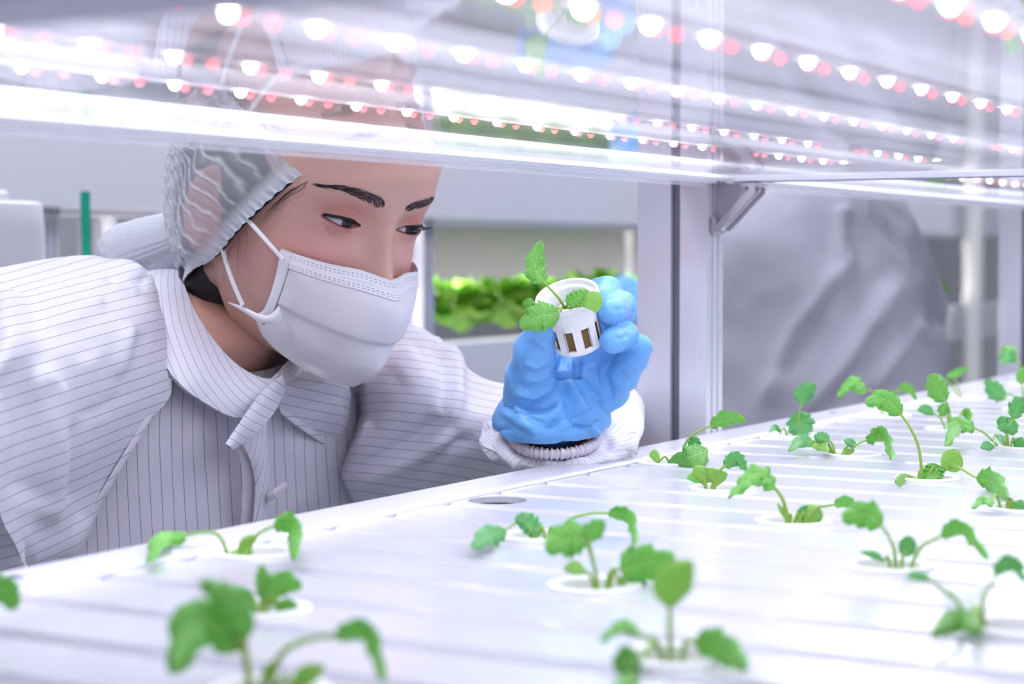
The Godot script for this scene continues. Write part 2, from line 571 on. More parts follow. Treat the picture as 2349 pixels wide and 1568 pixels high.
func build_tray() -> void:
	var t := thing("grow_tray", "long white plastic growing tray of ribbed planks with seedling holes", "tray", Vector3(0, TRAY_Y, 0), RACK_TURN)
	var kinds := [plank_mesh(-1), plank_mesh(0), plank_mesh(1)]
	var k0 := -11
	for k in range(k0, 40):
		var s := HOLE_S + HOLE_DS * 0.5 * k
		var kind := 0
		if posmod(k, 2) == 0:
			kind = 1 if posmod(k / 2, 2) == 0 else 2
		var o := part("plank", kinds[kind], M.tray_white, t)
		o.position = Vector3(s, 0, 0)
	var s0 := 0.05
	var s1 := 3.05
	# raised rim with rounded edges towards the aisle, and the fascia below it
	var rim := PackedVector2Array([Vector2(0.5915, -0.01), Vector2(0.5915, 0.0005), Vector2(0.5930, 0.0020), Vector2(0.5960, 0.0024), Vector2(0.6280, 0.0024), Vector2(0.6305, 0.0018), Vector2(0.6320, 0.0), Vector2(0.6324, -0.006), Vector2(0.6324, -0.09), Vector2(0.6294, -0.09), Vector2(0.6294, -0.01)])
	part("rim", extrude(rim, Vector3.FORWARD, Vector3.UP, Vector3.RIGHT, s0, s1).mesh(false), M.tray_white, t)
	var rim2 := PackedVector2Array()
	for q in rim: rim2.append(Vector2(0.535 - q.x, q.y))
	part("rim", extrude(rim2, Vector3.FORWARD, Vector3.UP, Vector3.RIGHT, s0, s1).mesh(false), M.tray_white, t)
	part("trough", box(Vector3(s1 - s0, 0.006, 0.72), Vector3((s0 + s1) / 2, -0.08, -0.27), 0.0).mesh(false), M.trough, t)
	for s in [0.62, 1.232, 1.64, 2.2]:
		var sc := part("rivet", lathe([[0.0, 0.0012], [0.002, 0.0011], [0.0038, 0.0004], [0.0042, -0.0002]], 16).mesh(), M.aluminium_dark, t)
		sc.position = Vector3(s, 0.0025, -0.612)

func build_lights() -> void:
	var dome := lathe([[0.0, -0.0032], [0.0014, -0.0029], [0.0026, -0.0016], [0.0031, 0.0]], 12).mesh()
	var small := lathe([[0.0, -0.0026], [0.0012, -0.0022], [0.0021, -0.0012], [0.0025, 0.0]], 12).mesh()
	var row := 0
	for p in [0.63 - 0.036, 0.524, 0.414, 0.304, 0.194, 0.084]:
		var pp: float = [0.632, 0.524, 0.414, 0.304, 0.194, 0.084][row]
		var where := "beside the cover rail on the aisle side" if row == 0 else "%s one in from the aisle-side rail" % ["first", "second", "third", "fourth", "fifth"][row - 1]
		if row == 0: pp = 0.610
		for bay in 2:
			var a: float = [0.385, 1.446][bay]
			var l := thing("led_strip", "white and red lamp strip, " + where + (", past the post" if bay == 1 else ""), "lamp strip", W(0, pp, LED_Y), RACK_TURN)
			part("board", box(Vector3(1.00, 0.003, 0.014), Vector3(a + 0.505, 0.0022, 0), 0.0004).mesh(false), M.led_board, l)
			var n := 20
			for k in range(-4, 38):
				var s := 0.5745 + 0.0515 * k
				if s > a + 0.01 and s < a + 1.0:
					part("white_led", dome, M.led_white, l).position = Vector3(s, 0, 0)
				for d in [0.0125, 0.0305]:
					if s + d > a + 0.01 and s + d < a + 1.0:
						part("red_led", small, M.led_red, l).position = Vector3(s + d, -0.0005, -0.004)
			var al := AreaLight3D.new()
			al.name = "strip_light"
			al.area_size = Vector2(0.99, 0.006)
			al.light_energy = LED_POWER
			al.light_color = Color(0.925, 0.95, 1.0)
			al.shadow_enabled = true
			al.area_range = 8.0
			al.rotation.x = -PI / 2
			al.position = Vector3(a + 0.505, -0.0045, 0)
			l.add_child(al)
		row += 1
const LED_POWER := 0.0365

# ---------------------------------------------------------------- seedlings
func leaf_image(kind: int) -> ImageTexture:
	var n := 256
	var im := Image.create(n, n, false, Image.FORMAT_RGB8)
	var fn := FastNoiseLite.new()
	fn.seed = 31 + kind; fn.frequency = 0.03; fn.fractal_octaves = 4
	var base: Color = [rgb8(112, 182, 84), rgb8(98, 174, 104), rgb8(148, 196, 96), rgb8(96, 160, 66)][kind]
	var vein: Color = [rgb8(168, 206, 116), rgb8(150, 196, 130), rgb8(156, 198, 100), rgb8(140, 190, 90)][kind]
	for y in n:
		for x in n:
			var u := (float(x) / n - 0.5) * 2.0
			var t := float(y) / n
			var au := absf(u)
			var k := gauss(u, 0.035 * (1.15 - t)) * 0.95
			# side veins run forward and outward from the midrib
			var q := t - au * 0.42
			var f := fposmod(q * 6.5 + 0.25, 1.0) - 0.5
			var thin := 0.06 * (1.15 - au)
			if kind != 2: k = maxf(k, gauss(f, thin) * 0.62 * (1.0 - sm(0.75, 1.0, au)))
			var f2 := fposmod((t * 0.6 + au * 0.8) * 15.0, 1.0) - 0.5
			k = maxf(k, gauss(f2, 0.1) * 0.16)
			var g := fn.get_noise_2d(x, y) * 0.5 + fn.get_noise_2d(x * 4.0, y * 4.0) * 0.25
			var c := base.lerp(vein, clampf(k, 0.0, 1.0))
			c = c.lightened(clampf(g * 0.22, 0.0, 0.3)) if g > 0 else c.darkened(clampf(-g * 0.28, 0.0, 0.3))
			im.set_pixel(x, y, c)
	return ImageTexture.create_from_image(im)

func plant_materials() -> void:
	for k in 4:
		var m := mat("leaf_%d" % k, Color.WHITE, 0.48)
		m.albedo_texture = leaf_image(k)
		m.backlight_enabled = true
		m.backlight = Color(0.55, 0.75, 0.30)
	mat("stalk", rgb8(150, 190, 84), 0.5)
	M.stalk.backlight_enabled = true; M.stalk.backlight = Color(0.4, 0.5, 0.2)

func leaf_half_width(kind: String, t: float, side: float, ph: float) -> float:
	if kind == "round":
		return pow(maxf(sin(PI * pow(t, 1.15)), 0.0), 0.62) * (1.0 if t < 0.9 else 1.0)
	if kind == "oval":
		return pow(maxf(sin(PI * pow(t, 0.9)), 0.0), 0.8)
	var body := pow(maxf(sin(PI * clampf(pow(t, 0.72) * 0.93 + 0.05, 0.0, 1.0)), 0.0), 0.75)
	if kind == "frilly":
		var f := fposmod(t * 7.5 + ph * 0.3 + (0.13 if side > 0.0 else 0.0), 1.0)
		return body * (0.70 + 0.30 * pow(f, 0.7)) * (1.0 - sm(0.94, 1.0, t))
	var a := fposmod(t * 3.6 + 0.35 + (0.12 if side > 0.0 else 0.0) + ph * 0.1, 1.0)
	var b := fposmod(t * 11.0 + ph, 1.0)
	return body * (0.58 + 0.32 * pow(a, 0.85) * (1.0 - 0.45 * sm(0.86, 1.0, a)) + 0.10 * b) * (1.0 - sm(0.93, 1.0, t))

# a leaf blade along a spine; roll turns it about the spine, 0 = flat to the viewer's side; curl bends its edges
func blade(spine: Array, width: float, roll: float, kind: String, ph: float, curl := 0.25) -> MB:
	var b := MB.new()
	var nt := 40 if kind != "round" else 20
	var nv := 9
	var rows := []
	var uvs := []
	var eye := Vector3(0, CAM_Y, 0)
	var prev := Vector3.ZERO
	for k in nt + 1:
		var t := float(k) / nt
		var p := spline(spine, t)
		var d := (spline(spine, minf(t + 0.04, 1.0)) - spline(spine, maxf(t - 0.04, 0.0))).normalized()
		var look := (eye - p).normalized()
		var side := d.cross(look)
		if side.length() < 0.15 and prev != Vector3.ZERO: side = prev
		side = side.normalized()
		if prev != Vector3.ZERO: side = prev.lerp(side, 0.25).normalized()
		side = (side - d * side.dot(d)).normalized()
		prev = side
		var sr := side.rotated(d, roll)
		var nr := sr.cross(d).normalized()
		var row := PackedVector3Array()
		var uvr := PackedVector2Array()
		for q in nv:
			var v := float(q) / (nv - 1) * 2.0 - 1.0
			var sg := signf(v)
			var hw := leaf_half_width(kind, t, sg, ph) * width * 0.5
			var av := absf(v)
			var ruff := 0.0
			if kind == "frilly": ruff = sin(t * 34.0 + ph * 9.0 + sg) * 0.16 * av * av
			elif kind == "lobed": ruff = (sin(t * 15.0 + ph * 7.0 + sg * 1.3) * 0.07 + sin(t * 31.0 + ph * 3.0 - sg) * 0.03) * av * av
			var lift := (-curl * av * av + 0.10 * (1.0 - gauss(v, 0.22)) + ruff) * width * 0.5
			row.append(p + sr * v * hw + nr * lift + d * av * hw * (0.22 if kind == "lobed" else (0.30 if kind == "round" and t > 0.6 else 0.1)))
			uvr.append(Vector2(v * 0.5 + 0.5, t))
		rows.append(row); uvs.append(uvr)
	b.grid(rows, false, false, uvs)
	return b

func cup_parts(parent: Node3D, held := false) -> void:
	var n := 72
	var R := [[0.0137, -0.009], [0.0150, -0.0012], [0.0153, 0.0009], [0.0162, 0.0016], [0.0205, 0.0016], [0.0213, 0.0009], [0.0213, -0.0004], [0.0206, -0.0012], [0.0172, -0.0014], [0.0170, -0.003]]
	if held:
		R = [[0.0152, -0.018], [0.0160, -0.0042], [0.0162, -0.0036], [0.0186, -0.0032], [0.0188, -0.0024], [0.0190, -0.0004], [0.0194, 0.0], [0.0210, 0.0], [0.0213, -0.0006], [0.0212, -0.0030], [0.0200, -0.0050], [0.0172, -0.0075]]
	var b := MB.new()
	var rows := []
	for q in R: rows.append(circle(n, q[0], q[1]))
	# outer wall down to the slots
	var top: float = R[R.size() - 1][1]
	var y0 := -0.0195
	var y1 := -0.0345
	var y2 := -0.0385
	rows.append(circle(n, 0.0170, lerpf(top, y0, 0.5)))
	rows.append(circle(n, 0.0169, y0))
	b.grid(rows, true)
	var ra := circle(n, 0.0169, y0)
	var rb := circle(n, 0.0166, y1)
	var ia := circle(n, 0.0153, y0)
	var ib := circle(n, 0.0150, y1)
	for k in n:
		var j := (k + 1) % n
		var ph := k % 8
		if ph >= 4:
			b.fquad(ra[k], ra[j], rb[j], rb[k])
			b.fquad(ia[j], ia[k], ib[k], ib[j])
		else:
			b.fquad(ra[k], ra[j], ia[j], ia[k])
			b.fquad(rb[j], rb[k], ib[k], ib[j])
		if ph == 4: b.fquad(ra[k], ia[k], ib[k], rb[k])
		if ph == 0: b.fquad(ia[k], ra[k], rb[k], ib[k])
	var low := []
	for q in [[0.0166, y1], [0.0165, y2 + 0.001], [0.0158, y2], [0.0130, y2 - 0.0003]]: low.append(circle(n, q[0], q[1]))
	b.grid(low, true)
	b.fan(Vector3(0, y2 - 0.0003, 0), low[3])
	part("net_cup", b.mesh(), M.cup_white, parent)
	var sp := MB.new()
	var srows := []
	var fn := FastNoiseLite.new()
	fn.frequency = 0.35; fn.seed = 4
	var ytop := -0.008 if not held else -0.0115
	for q in [[0.0001, 0.0], [0.005, 0.0], [0.010, 0.0], [0.0128, -0.0005], [0.0142, -0.003]]:
		var ring := PackedVector3Array()
		for k in 28:
			var a := TAU * k / 28
			var p := Vector3(cos(a) * q[0], ytop + q[1], sin(a) * q[0])
			p.y += fn.get_noise_3dv(p * 2000.0) * 0.0016
			ring.append(p)
		srows.append(ring)
	sp.grid(srows, true)
	part("growing_sponge", sp.mesh(), M.sponge, parent)
	var plug := MB.new()
	var prow := []
	for q in [[0.0143, ytop - 0.002], [0.0146, y0], [0.0146, y2 + 0.0012]]: prow.append(circle(24, q[0], q[1]))
	plug.grid(prow, true)
	part("root_plug", plug.mesh(), M.sponge_brown, parent)

var cup_proto: Node3D

func grow_leaf(parent: Node3D, lf: Dictionary, z0: float, seed_k: int) -> void:
	var kind: String = lf.get("k", "lobed")
	var inv := parent.transform.affine_inverse()
	var toP := func(a: Array) -> Vector3:
		var w := P(a[0], a[1], z0 + (a[2] if a.size() > 2 else 0.0))
		# what would dip below the tray lies nearer instead, just above the planks
		var flat := Vector2(w.x - parent.position.x, w.z - parent.position.z).length()
		if w.y < TRAY_Y + 0.007 and flat > 0.015:
			var eye := Vector3(0, CAM_Y, 0)
			w = eye + (w - eye) * ((CAM_Y - TRAY_Y - 0.007) / (CAM_Y - w.y))
		return w
	var bl := []
	for a in lf.b: bl.append(toP.call(a))
	if bl.size() == 2:
		var mid: Vector3 = (bl[0] + bl[1]) / 2.0 + Vector3(0, (bl[0] - bl[1]).length() * 0.08, 0)
		bl = [bl[0], mid, bl[1]]
	var zz: float = z0 + (lf.b[0][2] if lf.b[0].size() > 2 else 0.0)
	var width: float = lf.w / FOCAL * zz / maxf(cos(deg_to_rad(lf.get("r", 25.0))), 0.4)
	var mb := blade(bl, width, deg_to_rad(lf.get("r", 25.0)), kind, fposmod(seed_k * 0.37, 1.0), lf.get("c", 0.25))
	for q in mb.v.size(): mb.v[q] = inv * mb.v[q]
	var mk: int = lf.get("m", {"lobed": 0, "frilly": 1, "round": 2, "oval": 2}[kind])
	var o := part("leaf", mb.mesh(), M["leaf_%d" % mk], parent)
	if lf.has("s"):
		var st := []
		for a in lf.s:
			var w0 := P(a[0], a[1], z0 + (a[2] if a.size() > 2 else 0.0))
			var reach := Vector2(w0.x - parent.position.x, w0.z - parent.position.z).length()
			if absf(parent.position.y - TRAY_Y) < 0.001 and reach < 0.026:
				w0.y = maxf(w0.y, TRAY_Y + 0.004 + reach * 0.25)
				st.append(w0)
			else: st.append(toP.call(a))
		if absf(parent.position.y - TRAY_Y) < 0.001:
			# every stalk rises from the sponge in its cup
			var off: Vector3 = P(lf.s[0][0], lf.s[0][1], z0) - parent.position
			st[0] = parent.position + Vector3(off.x, 0, off.z).limit_length(0.011) + Vector3(0, -0.008, 0)
		st.append(spline(bl, 0.12))
		var n: int = st.size() * 5
		var path := resample(st, n)
		for q in n: path[q] = inv * path[q]
		var r: float = 0.00105 * lf.get("t", 1.0)
		part("stalk", tube(path, [r, r * 0.8, r * 0.65], 7).mesh(), M.stalk, o)

func seedling(s: float, p: float, label: String, leaves: Array, group := "") -> Node3D:
	var at := W(s, p, TRAY_Y)
	var o := thing("kale_seedling", label, "seedling", at, RACK_TURN + rng.randf_range(-0.3, 0.3), group)
	for ch in cup_proto.get_children():
		o.add_child(ch.duplicate(), true)
	var z0 := depth_of(at)
	var k := 0
	for lf in leaves:
		k += 1
		grow_leaf(o, lf, z0, k + int(s * 100.0))
	return o

# a seedling of no special look, its leaves laid out in metres
func plain_seedling(s: float, p: float, label: String, group: String) -> void:
	var at := W(s, p, TRAY_Y)
	var o := thing("kale_seedling", label, "seedling", at, 0.0, group)
	for ch in cup_proto.get_children():
		o.add_child(ch.duplicate(), true)
	var a0 := rng.randf() * TAU
	for k in 4:
		var a := a0 + k * TAU / 4 + rng.randf_range(-0.4, 0.4)
		var d := Vector3(cos(a), 0, sin(a))
		var h := rng.randf_range(0.018, 0.05)
		var r := rng.randf_range(0.012, 0.026)
		var kind: String = "lobed" if k < 3 else "round"
		if k == 3: h = 0.012
		var base := d * r + Vector3(0, h, 0)
		var spine := [base, base + d * 0.012 + Vector3(0, 0.006, 0), base + d * 0.026 + Vector3(0, -0.004, 0)]
		var wsp := []
		for q in spine: wsp.append(q + at)
		var mb := blade(wsp, rng.randf_range(0.018, 0.026), 0.5, kind, rng.randf())
		for q in mb.v.size(): mb.v[q] -= at
		var lo := part("leaf", mb.mesh(), M["leaf_%d" % (2 if kind == "round" else rng.randi() % 2)], o)
		var path := resample([Vector3(0, -0.006, 0), d * r * 0.4 + Vector3(0, h * 0.6, 0), base + d * 0.003], 8)
		part("stalk", tube(path, [0.001, 0.0007], 6).mesh(), M.stalk, lo)

func build_seedlings() -> void:
	plant_materials()
	cup_proto = Node3D.new()
	cup_parts(cup_proto)
	var D := HOLE_DS
	var hs := func(k: int) -> float: return HOLE_S + D * k
	var hp := func(r: int) -> float: return HOLE_P - HOLE_DP * r
	seedling(hs.call(0), hp.call(0), "kale seedling by the rim with two leaves arching either way over a bare cup", [
		{"s": [[533, 1278], [505, 1246], [465, 1232]], "b": [[428, 1230], [375, 1236], [338, 1288, 0.01]], "w": 46, "r": 48},
		{"s": [[560, 1268], [580, 1240], [605, 1216]], "b": [[628, 1206], [668, 1204], [676, 1284, -0.01]], "w": 62, "r": 15},
		{"k": "oval", "s": [[545, 1272], [552, 1260]], "b": [[545, 1263], [592, 1230]], "w": 26, "r": 20},
		{"k": "oval", "b": [[582, 1264], [545, 1270], [515, 1285]], "w": 26, "r": 40, "s": [[560, 1270], [575, 1264]]}])
	seedling(hs.call(4), hp.call(0), "kale seedling at the post's foot with a flat lobed leaf and oval seed leaf", [
		{"s": [[1560, 1050], [1600, 1044]], "b": [[1622, 1030], [1585, 1048], [1533, 1058, -0.01]], "w": 82, "r": 12, "m": 0},
		{"s": [[1556, 1048], [1572, 1018], [1600, 990]], "b": [[1630, 978], [1668, 962], [1712, 966]], "w": 46, "r": 35, "m": 0},
		{"k": "round", "s": [[1545, 1060], [1528, 1056]], "b": [[1514, 1062], [1494, 1034]], "w": 22, "r": 30},
		{"k": "frilly", "b": [[1590, 1030], [1600, 1002]], "w": 36, "r": 20, "s": [[1565, 1052], [1582, 1035]]}])
	seedling(hs.call(3), hp.call(1), "kale seedling with two rounded seed leaves and one small raised leaf near the post", [
		{"k": "round", "s": [[1625, 1132], [1616, 1114]], "b": [[1614, 1112], [1622, 1072]], "w": 58, "r": 20},
		{"k": "round", "s": [[1637, 1132], [1640, 1116]], "b": [[1642, 1116], [1652, 1078]], "w": 44, "r": 35},
		{"k": "frilly", "s": [[1626, 1132], [1640, 1092], [1655, 1074]], "b": [[1662, 1070], [1690, 1052], [1712, 1082]], "w": 38, "r": 20},
		{"k": "oval", "s": [[1622, 1130], [1614, 1108]], "b": [[1612, 1104], [1594, 1094], [1576, 1096]], "w": 24, "r": 30, "m": 0}])
	seedling(hs.call(2), hp.call(2), "kale seedling with one tall frilled leaf arching over and a broad pale seed leaf", [
		{"k": "frilly", "s": [[1808, 1214], [1802, 1165], [1788, 1132]], "b": [[1778, 1120], [1738, 1086], [1670, 1140, -0.012]], "w": 50, "r": 42, "m": 0, "t": 1.3},
		{"k": "oval", "b": [[1812, 1192], [1798, 1176], [1783, 1152]], "w": 14, "r": 30, "s": [[1806, 1214], [1815, 1200]]},
		{"k": "frilly", "s": [[1816, 1214], [1828, 1192]], "b": [[1830, 1194], [1852, 1158]], "w": 24, "r": 25},
		{"k": "round", "s": [[1822, 1214], [1842, 1204]], "b": [[1844, 1207], [1862, 1192], [1880, 1164]], "w": 52, "r": 25, "c": 0.6},
		{"k": "lobed", "s": [[1826, 1212], [1868, 1172], [1895, 1160]], "b": [[1914, 1158], [1940, 1152], [1968, 1162]], "w": 34, "r": 40}])
	seedling(hs.call(1), hp.call(1), "kale seedling beside the empty hole with a long stalk arching to a drooping leaf", [
		{"s": [[1246, 1252], [1212, 1230], [1182, 1222]], "b": [[1162, 1218], [1124, 1226], [1084, 1256, -0.01]], "w": 62, "r": 22, "m": 1},
		{"k": "frilly", "s": [[1252, 1248], [1246, 1222]], "b": [[1240, 1228], [1210, 1196], [1180, 1186]], "w": 54, "r": 20, "m": 1},
		{"s": [[1262, 1246], [1300, 1200], [1350, 1178]], "b": [[1396, 1174], [1440, 1186], [1458, 1246]], "w": 44, "r": 35},
		{"k": "oval", "s": [[1256, 1250], [1262, 1262]], "b": [[1264, 1276], [1254, 1240]], "w": 30, "r": 30, "m": 1}])
	seedling(hs.call(0), hp.call(2), "kale seedling with two big upright lobed leaves on yellowish stalks", [
		{"s": [[1376, 1364], [1366, 1310], [1352, 1262]], "b": [[1348, 1236], [1308, 1236], [1252, 1256, -0.012]], "w": 108, "r": 8},
		{"s": [[1378, 1360], [1364, 1300]], "b": [[1346, 1240], [1364, 1216], [1388, 1194]], "w": 62, "r": 15},
		{"s": [[1384, 1364], [1398, 1330], [1416, 1304]], "b": [[1424, 1312], [1468, 1296], [1548, 1280, -0.012]], "w": 118, "r": 10},
		{"k": "oval", "s": [[1370, 1364], [1356, 1330]], "b": [[1346, 1312], [1318, 1300], [1292, 1304]], "w": 34, "r": 35},
		{"k": "oval", "s": [[1390, 1362], [1408, 1346]], "b": [[1418, 1342], [1440, 1326]], "w": 22, "r": 35}])
	seedling(hs.call(-1), hp.call(1), "small bushy kale seedling with crumpled leaves crowding its cup", [
		{"s": [[596, 1420], [606, 1392]], "b": [[608, 1388], [640, 1340], [694, 1346]], "w": 78, "r": 20, "m": 0},
		{"s": [[594, 1420], [600, 1380]], "b": [[602, 1372], [604, 1330], [600, 1294]], "w": 46, "r": 15},
		{"k": "round", "s": [[600, 1420], [624, 1402]], "b": [[630, 1388], [652, 1398], [662, 1424]], "w": 58, "r": 20, "m": 0},
		{"k": "frilly", "s": [[592, 1420], [582, 1396]], "b": [[584, 1392], [548, 1362], [516, 1360]], "w": 52, "r": 20}])
	seedling(hs.call(-2), hp.call(2), "large kale seedling with a broad frilled leaf drooping over the planks", [
		{"s": [[580, 1592], [566, 1524], [556, 1490]], "b": [[558, 1478], [462, 1420], [392, 1540, -0.02]], "w": 138, "r": 18, "c": 0.35, "t": 1.4, "m": 0},
		{"k": "frilly", "s": [[578, 1590], [566, 1500]], "b": [[562, 1470], [536, 1380], [452, 1330]], "w": 84, "r": 15, "m": 0},
		{"s": [[602, 1592], [640, 1510], [700, 1468]], "b": [[768, 1460], [838, 1452], [880, 1566]], "w": 66, "r": 30, "t": 1.3},
		{"k": "oval", "s": [[610, 1592], [650, 1585]], "b": [[666, 1582], [706, 1548], [746, 1528]], "w": 46, "r": 25},
		{"k": "oval", "s": [[596, 1592], [602, 1568]], "b": [[602, 1562], [632, 1514]], "w": 22, "r": 25}])
	seedling(hs.call(-1), hp.call(3), "kale seedling with a tall smooth cupped leaf on a straight stalk", [
		{"k": "oval", "s": [[1545, 1532], [1537, 1470], [1536, 1420]], "b": [[1537, 1396], [1546, 1340], [1590, 1284]], "w": 92, "r": 12, "c": 0.35, "m": 2, "t": 1.2},
		{"k": "frilly", "s": [[1538, 1532], [1506, 1486], [1482, 1464]], "b": [[1468, 1454], [1428, 1434], [1374, 1470]], "w": 38, "r": 45, "m": 0},
		{"s": [[1556, 1532], [1572, 1502], [1586, 1484]], "b": [[1592, 1470], [1650, 1486], [1714, 1530, -0.01]], "w": 100, "r": 15, "m": 0, "t": 1.2},
		{"k": "round", "s": [[1534, 1534], [1500, 1534]], "b": [[1480, 1534], [1446, 1514], [1404, 1516]], "w": 62, "r": 25, "m": 3},
		{"s": [[1534, 1536], [1500, 1548]], "b": [[1480, 1548], [1440, 1560], [1404, 1590]], "w": 40, "r": 25, "m": 0}])
	seedling(hs.call(1), hp.call(3), "kale seedling with one broad scalloped leaf held above its cup and stalks splayed wide", [
		{"s": [[2056, 1314], [2052, 1262], [2034, 1222]], "b": [[2024, 1204], [1984, 1180], [1932, 1188, -0.01]], "w": 84, "r": 10},
		{"k": "frilly", "s": [[2066, 1312], [2072, 1284]], "b": [[2080, 1276], [2088, 1228]], "w": 48, "r": 20},
		{"s": [[2076, 1312], [2108, 1262], [2140, 1238]], "b": [[2160, 1230], [2204, 1214], [2266, 1284]], "w": 48, "r": 42},
		{"k": "oval", "s": [[2044, 1320], [2038, 1300]], "b": [[2032, 1288], [2006, 1272], [1972, 1264]], "w": 18, "r": 30, "m": 1},
		{"k": "lobed", "s": [[2056, 1316], [2052, 1304]], "b": [[2050, 1300], [2064, 1326], [2072, 1362]], "w": 36, "r": 20, "m": 1}])
	seedling(hs.call(0), hp.call(4), "kale seedling with a drooping yellow green seed leaf and two thin stalks", [
		{"s": [[2226, 1456], [2196, 1396], [2160, 1350]], "b": [[2134, 1326], [2104, 1318], [2078, 1322]], "w": 34, "r": 35, "m": 1},
		{"k": "oval", "s": [[2240, 1458], [2248, 1440]], "b": [[2246, 1446], [2206, 1414], [2142, 1450]], "w": 56, "r": 25, "c": 0.5, "m": 3},
		{"s": [[2240, 1456], [2252, 1396], [2270, 1346]], "b": [[2280, 1318], [2318, 1292], [2352, 1338]], "w": 48, "r": 35, "m": 1},
		{"k": "oval", "s": [[2226, 1456], [2232, 1424]], "b": [[2232, 1414], [2264, 1394]], "w": 12, "r": 30}])
	seedling(hs.call(5), hp.call(1), "low kale seedling with five leaves spread like a star behind the post", [
		{"s": [[1912, 1050], [1890, 1024], [1874, 1018]], "b": [[1868, 1018], [1840, 1010], [1810, 1034]], "w": 34, "r": 35, "m": 1},
		{"k": "oval", "s": [[1908, 1050], [1900, 1036]], "b": [[1898, 1034], [1882, 1022], [1866, 1026]], "w": 24, "r": 30, "m": 2},
		{"k": "frilly", "s": [[1918, 1050], [1910, 1022]], "b": [[1904, 1012], [1866, 1000]], "w": 34, "r": 25},
		{"k": "frilly", "s": [[1924, 1050], [1940, 1026]], "b": [[1964, 1022], [1936, 1010]], "w": 22, "r": 30},
		{"k": "frilly", "s": [[1930, 1050], [1962, 1022]], "b": [[1988, 1010], [2026, 998], [2046, 1056]], "w": 38, "r": 38, "m": 0},
		{"k": "oval", "s": [[1932, 1050], [1944, 1042]], "b": [[1940, 1042], [1962, 1032]], "w": 12, "r": 30}])
	seedling(hs.call(4), hp.call(2), "kale seedling with one very tall leaf stalk and a pair of round seed leaves", [
		{"k": "lobed", "s": [[2118, 1110], [2108, 1030], [2086, 978]], "b": [[2068, 950], [2030, 916], [1984, 924]], "w": 62, "r": 12, "t": 1.1},
		{"k": "frilly", "b": [[2144, 1062], [2140, 1086], [2136, 1114, -0.01]], "w": 56, "r": 10, "m": 0, "s": [[2122, 1112], [2136, 1080]]},
		{"k": "round", "s": [[2112, 1112], [2110, 1110]], "b": [[2112, 1112], [2082, 1102], [2054, 1104]], "w": 32, "r": 20},
		{"k": "round", "s": [[2128, 1112], [2148, 1086]], "b": [[2160, 1072], [2180, 1060], [2208, 1050]], "w": 54, "r": 15},
		{"k": "lobed", "s": [[2126, 1112], [2180, 1100]], "b": [[2240, 1098], [2272, 1104], [2312, 1140]], "w": 66, "r": 18}])
	seedling(hs.call(3), hp.call(3), "young kale seedling with two short notched leaves in a wide white cup", [
		{"s": [[2294, 1190], [2286, 1168]], "b": [[2280, 1158], [2256, 1146], [2228, 1166]], "w": 26, "r": 30, "m": 0},
		{"s": [[2310, 1190], [2318, 1172]], "b": [[2318, 1164], [2340, 1166], [2352, 1194]], "w": 40, "r": 20, "m": 1},
		{"k": "frilly", "s": [[2308, 1190], [2312, 1176]], "b": [[2314, 1172], [2312, 1146]], "w": 14, "r": 20, "m": 1}])
	seedling(hs.call(6), hp.call(0), "kale seedling with two bluish lobed leaves stacked one above the other past the post", [
		{"s": [[1832, 1002], [1836, 990]], "b": [[1832, 944], [1836, 972], [1836, 1008, -0.01]], "w": 78, "r": 5, "m": 1},
		{"s": [[1832, 1002], [1832, 960]], "b": [[1836, 926], [1846, 902], [1872, 880]], "w": 56, "r": 15, "m": 1},
		{"k": "oval", "s": [[1812, 1002], [1800, 994]], "b": [[1794, 992], [1764, 992]], "w": 13, "r": 30, "m": 1}])
	seedling(hs.call(8), hp.call(0), "kale seedling at the far rim with two small arching leaves", [
		{"k": "frilly", "s": [[2034, 945], [2004, 902]], "b": [[1986, 902], [1956, 876], [1918, 912]], "w": 34, "r": 30, "m": 0},
		{"s": [[2040, 945], [2052, 905]], "b": [[2060, 895], [2082, 890], [2102, 918]], "w": 28, "r": 30}])
	seedling(hs.call(7), hp.call(1), "kale seedling with a rounded leaf pair standing high on thin stalks far along the tray", [
		{"k": "lobed", "s": [[2182, 988], [2178, 940]], "b": [[2170, 920], [2150, 890], [2136, 856]], "w": 62, "r": 12},
		{"k": "oval", "s": [[2176, 988], [2160, 962]], "b": [[2144, 950], [2124, 938], [2104, 940]], "w": 24, "r": 25, "m": 1},
		{"k": "lobed", "s": [[2186, 988], [2200, 958]], "b": [[2206, 942], [2220, 950], [2226, 972]], "w": 28, "r": 20},
		{"k": "lobed", "s": [[2180, 988], [2172, 940]], "b": [[2170, 925], [2164, 938], [2160, 956]], "w": 36, "r": 15}])
	seedling(hs.call(6), hp.call(2), "kale seedling with a drooping frilled leaf beside the tallest-stalked seedling", [
		{"k": "frilly", "s": [[2292, 1034], [2266, 1000], [2246, 986]], "b": [[2236, 984], [2198, 974], [2168, 1024]], "w": 38, "r": 40, "m": 0},
		{"s": [[2300, 1034], [2308, 998], [2322, 968]], "b": [[2324, 958], [2312, 974], [2290, 958]], "w": 56, "r": 15, "m": 1},
		{"s": [[2302, 1034], [2312, 990]], "b": [[2326, 960], [2336, 930], [2352, 915]], "w": 50, "r": 15, "m": 1},
		{"k": "oval", "s": [[2294, 1034], [2284, 1024]], "b": [[2282, 1024], [2250, 1026]], "w": 22, "r": 25, "m": 1},
		{"k": "frilly", "s": [[2302, 1034], [2298, 1018]], "b": [[2298, 1018], [2296, 1000]], "w": 16, "r": 25},
		{"s": [[2306, 1034], [2322, 1010]], "b": [[2328, 1006], [2340, 1020], [2350, 1046]], "w": 40, "r": 20, "m": 1}])
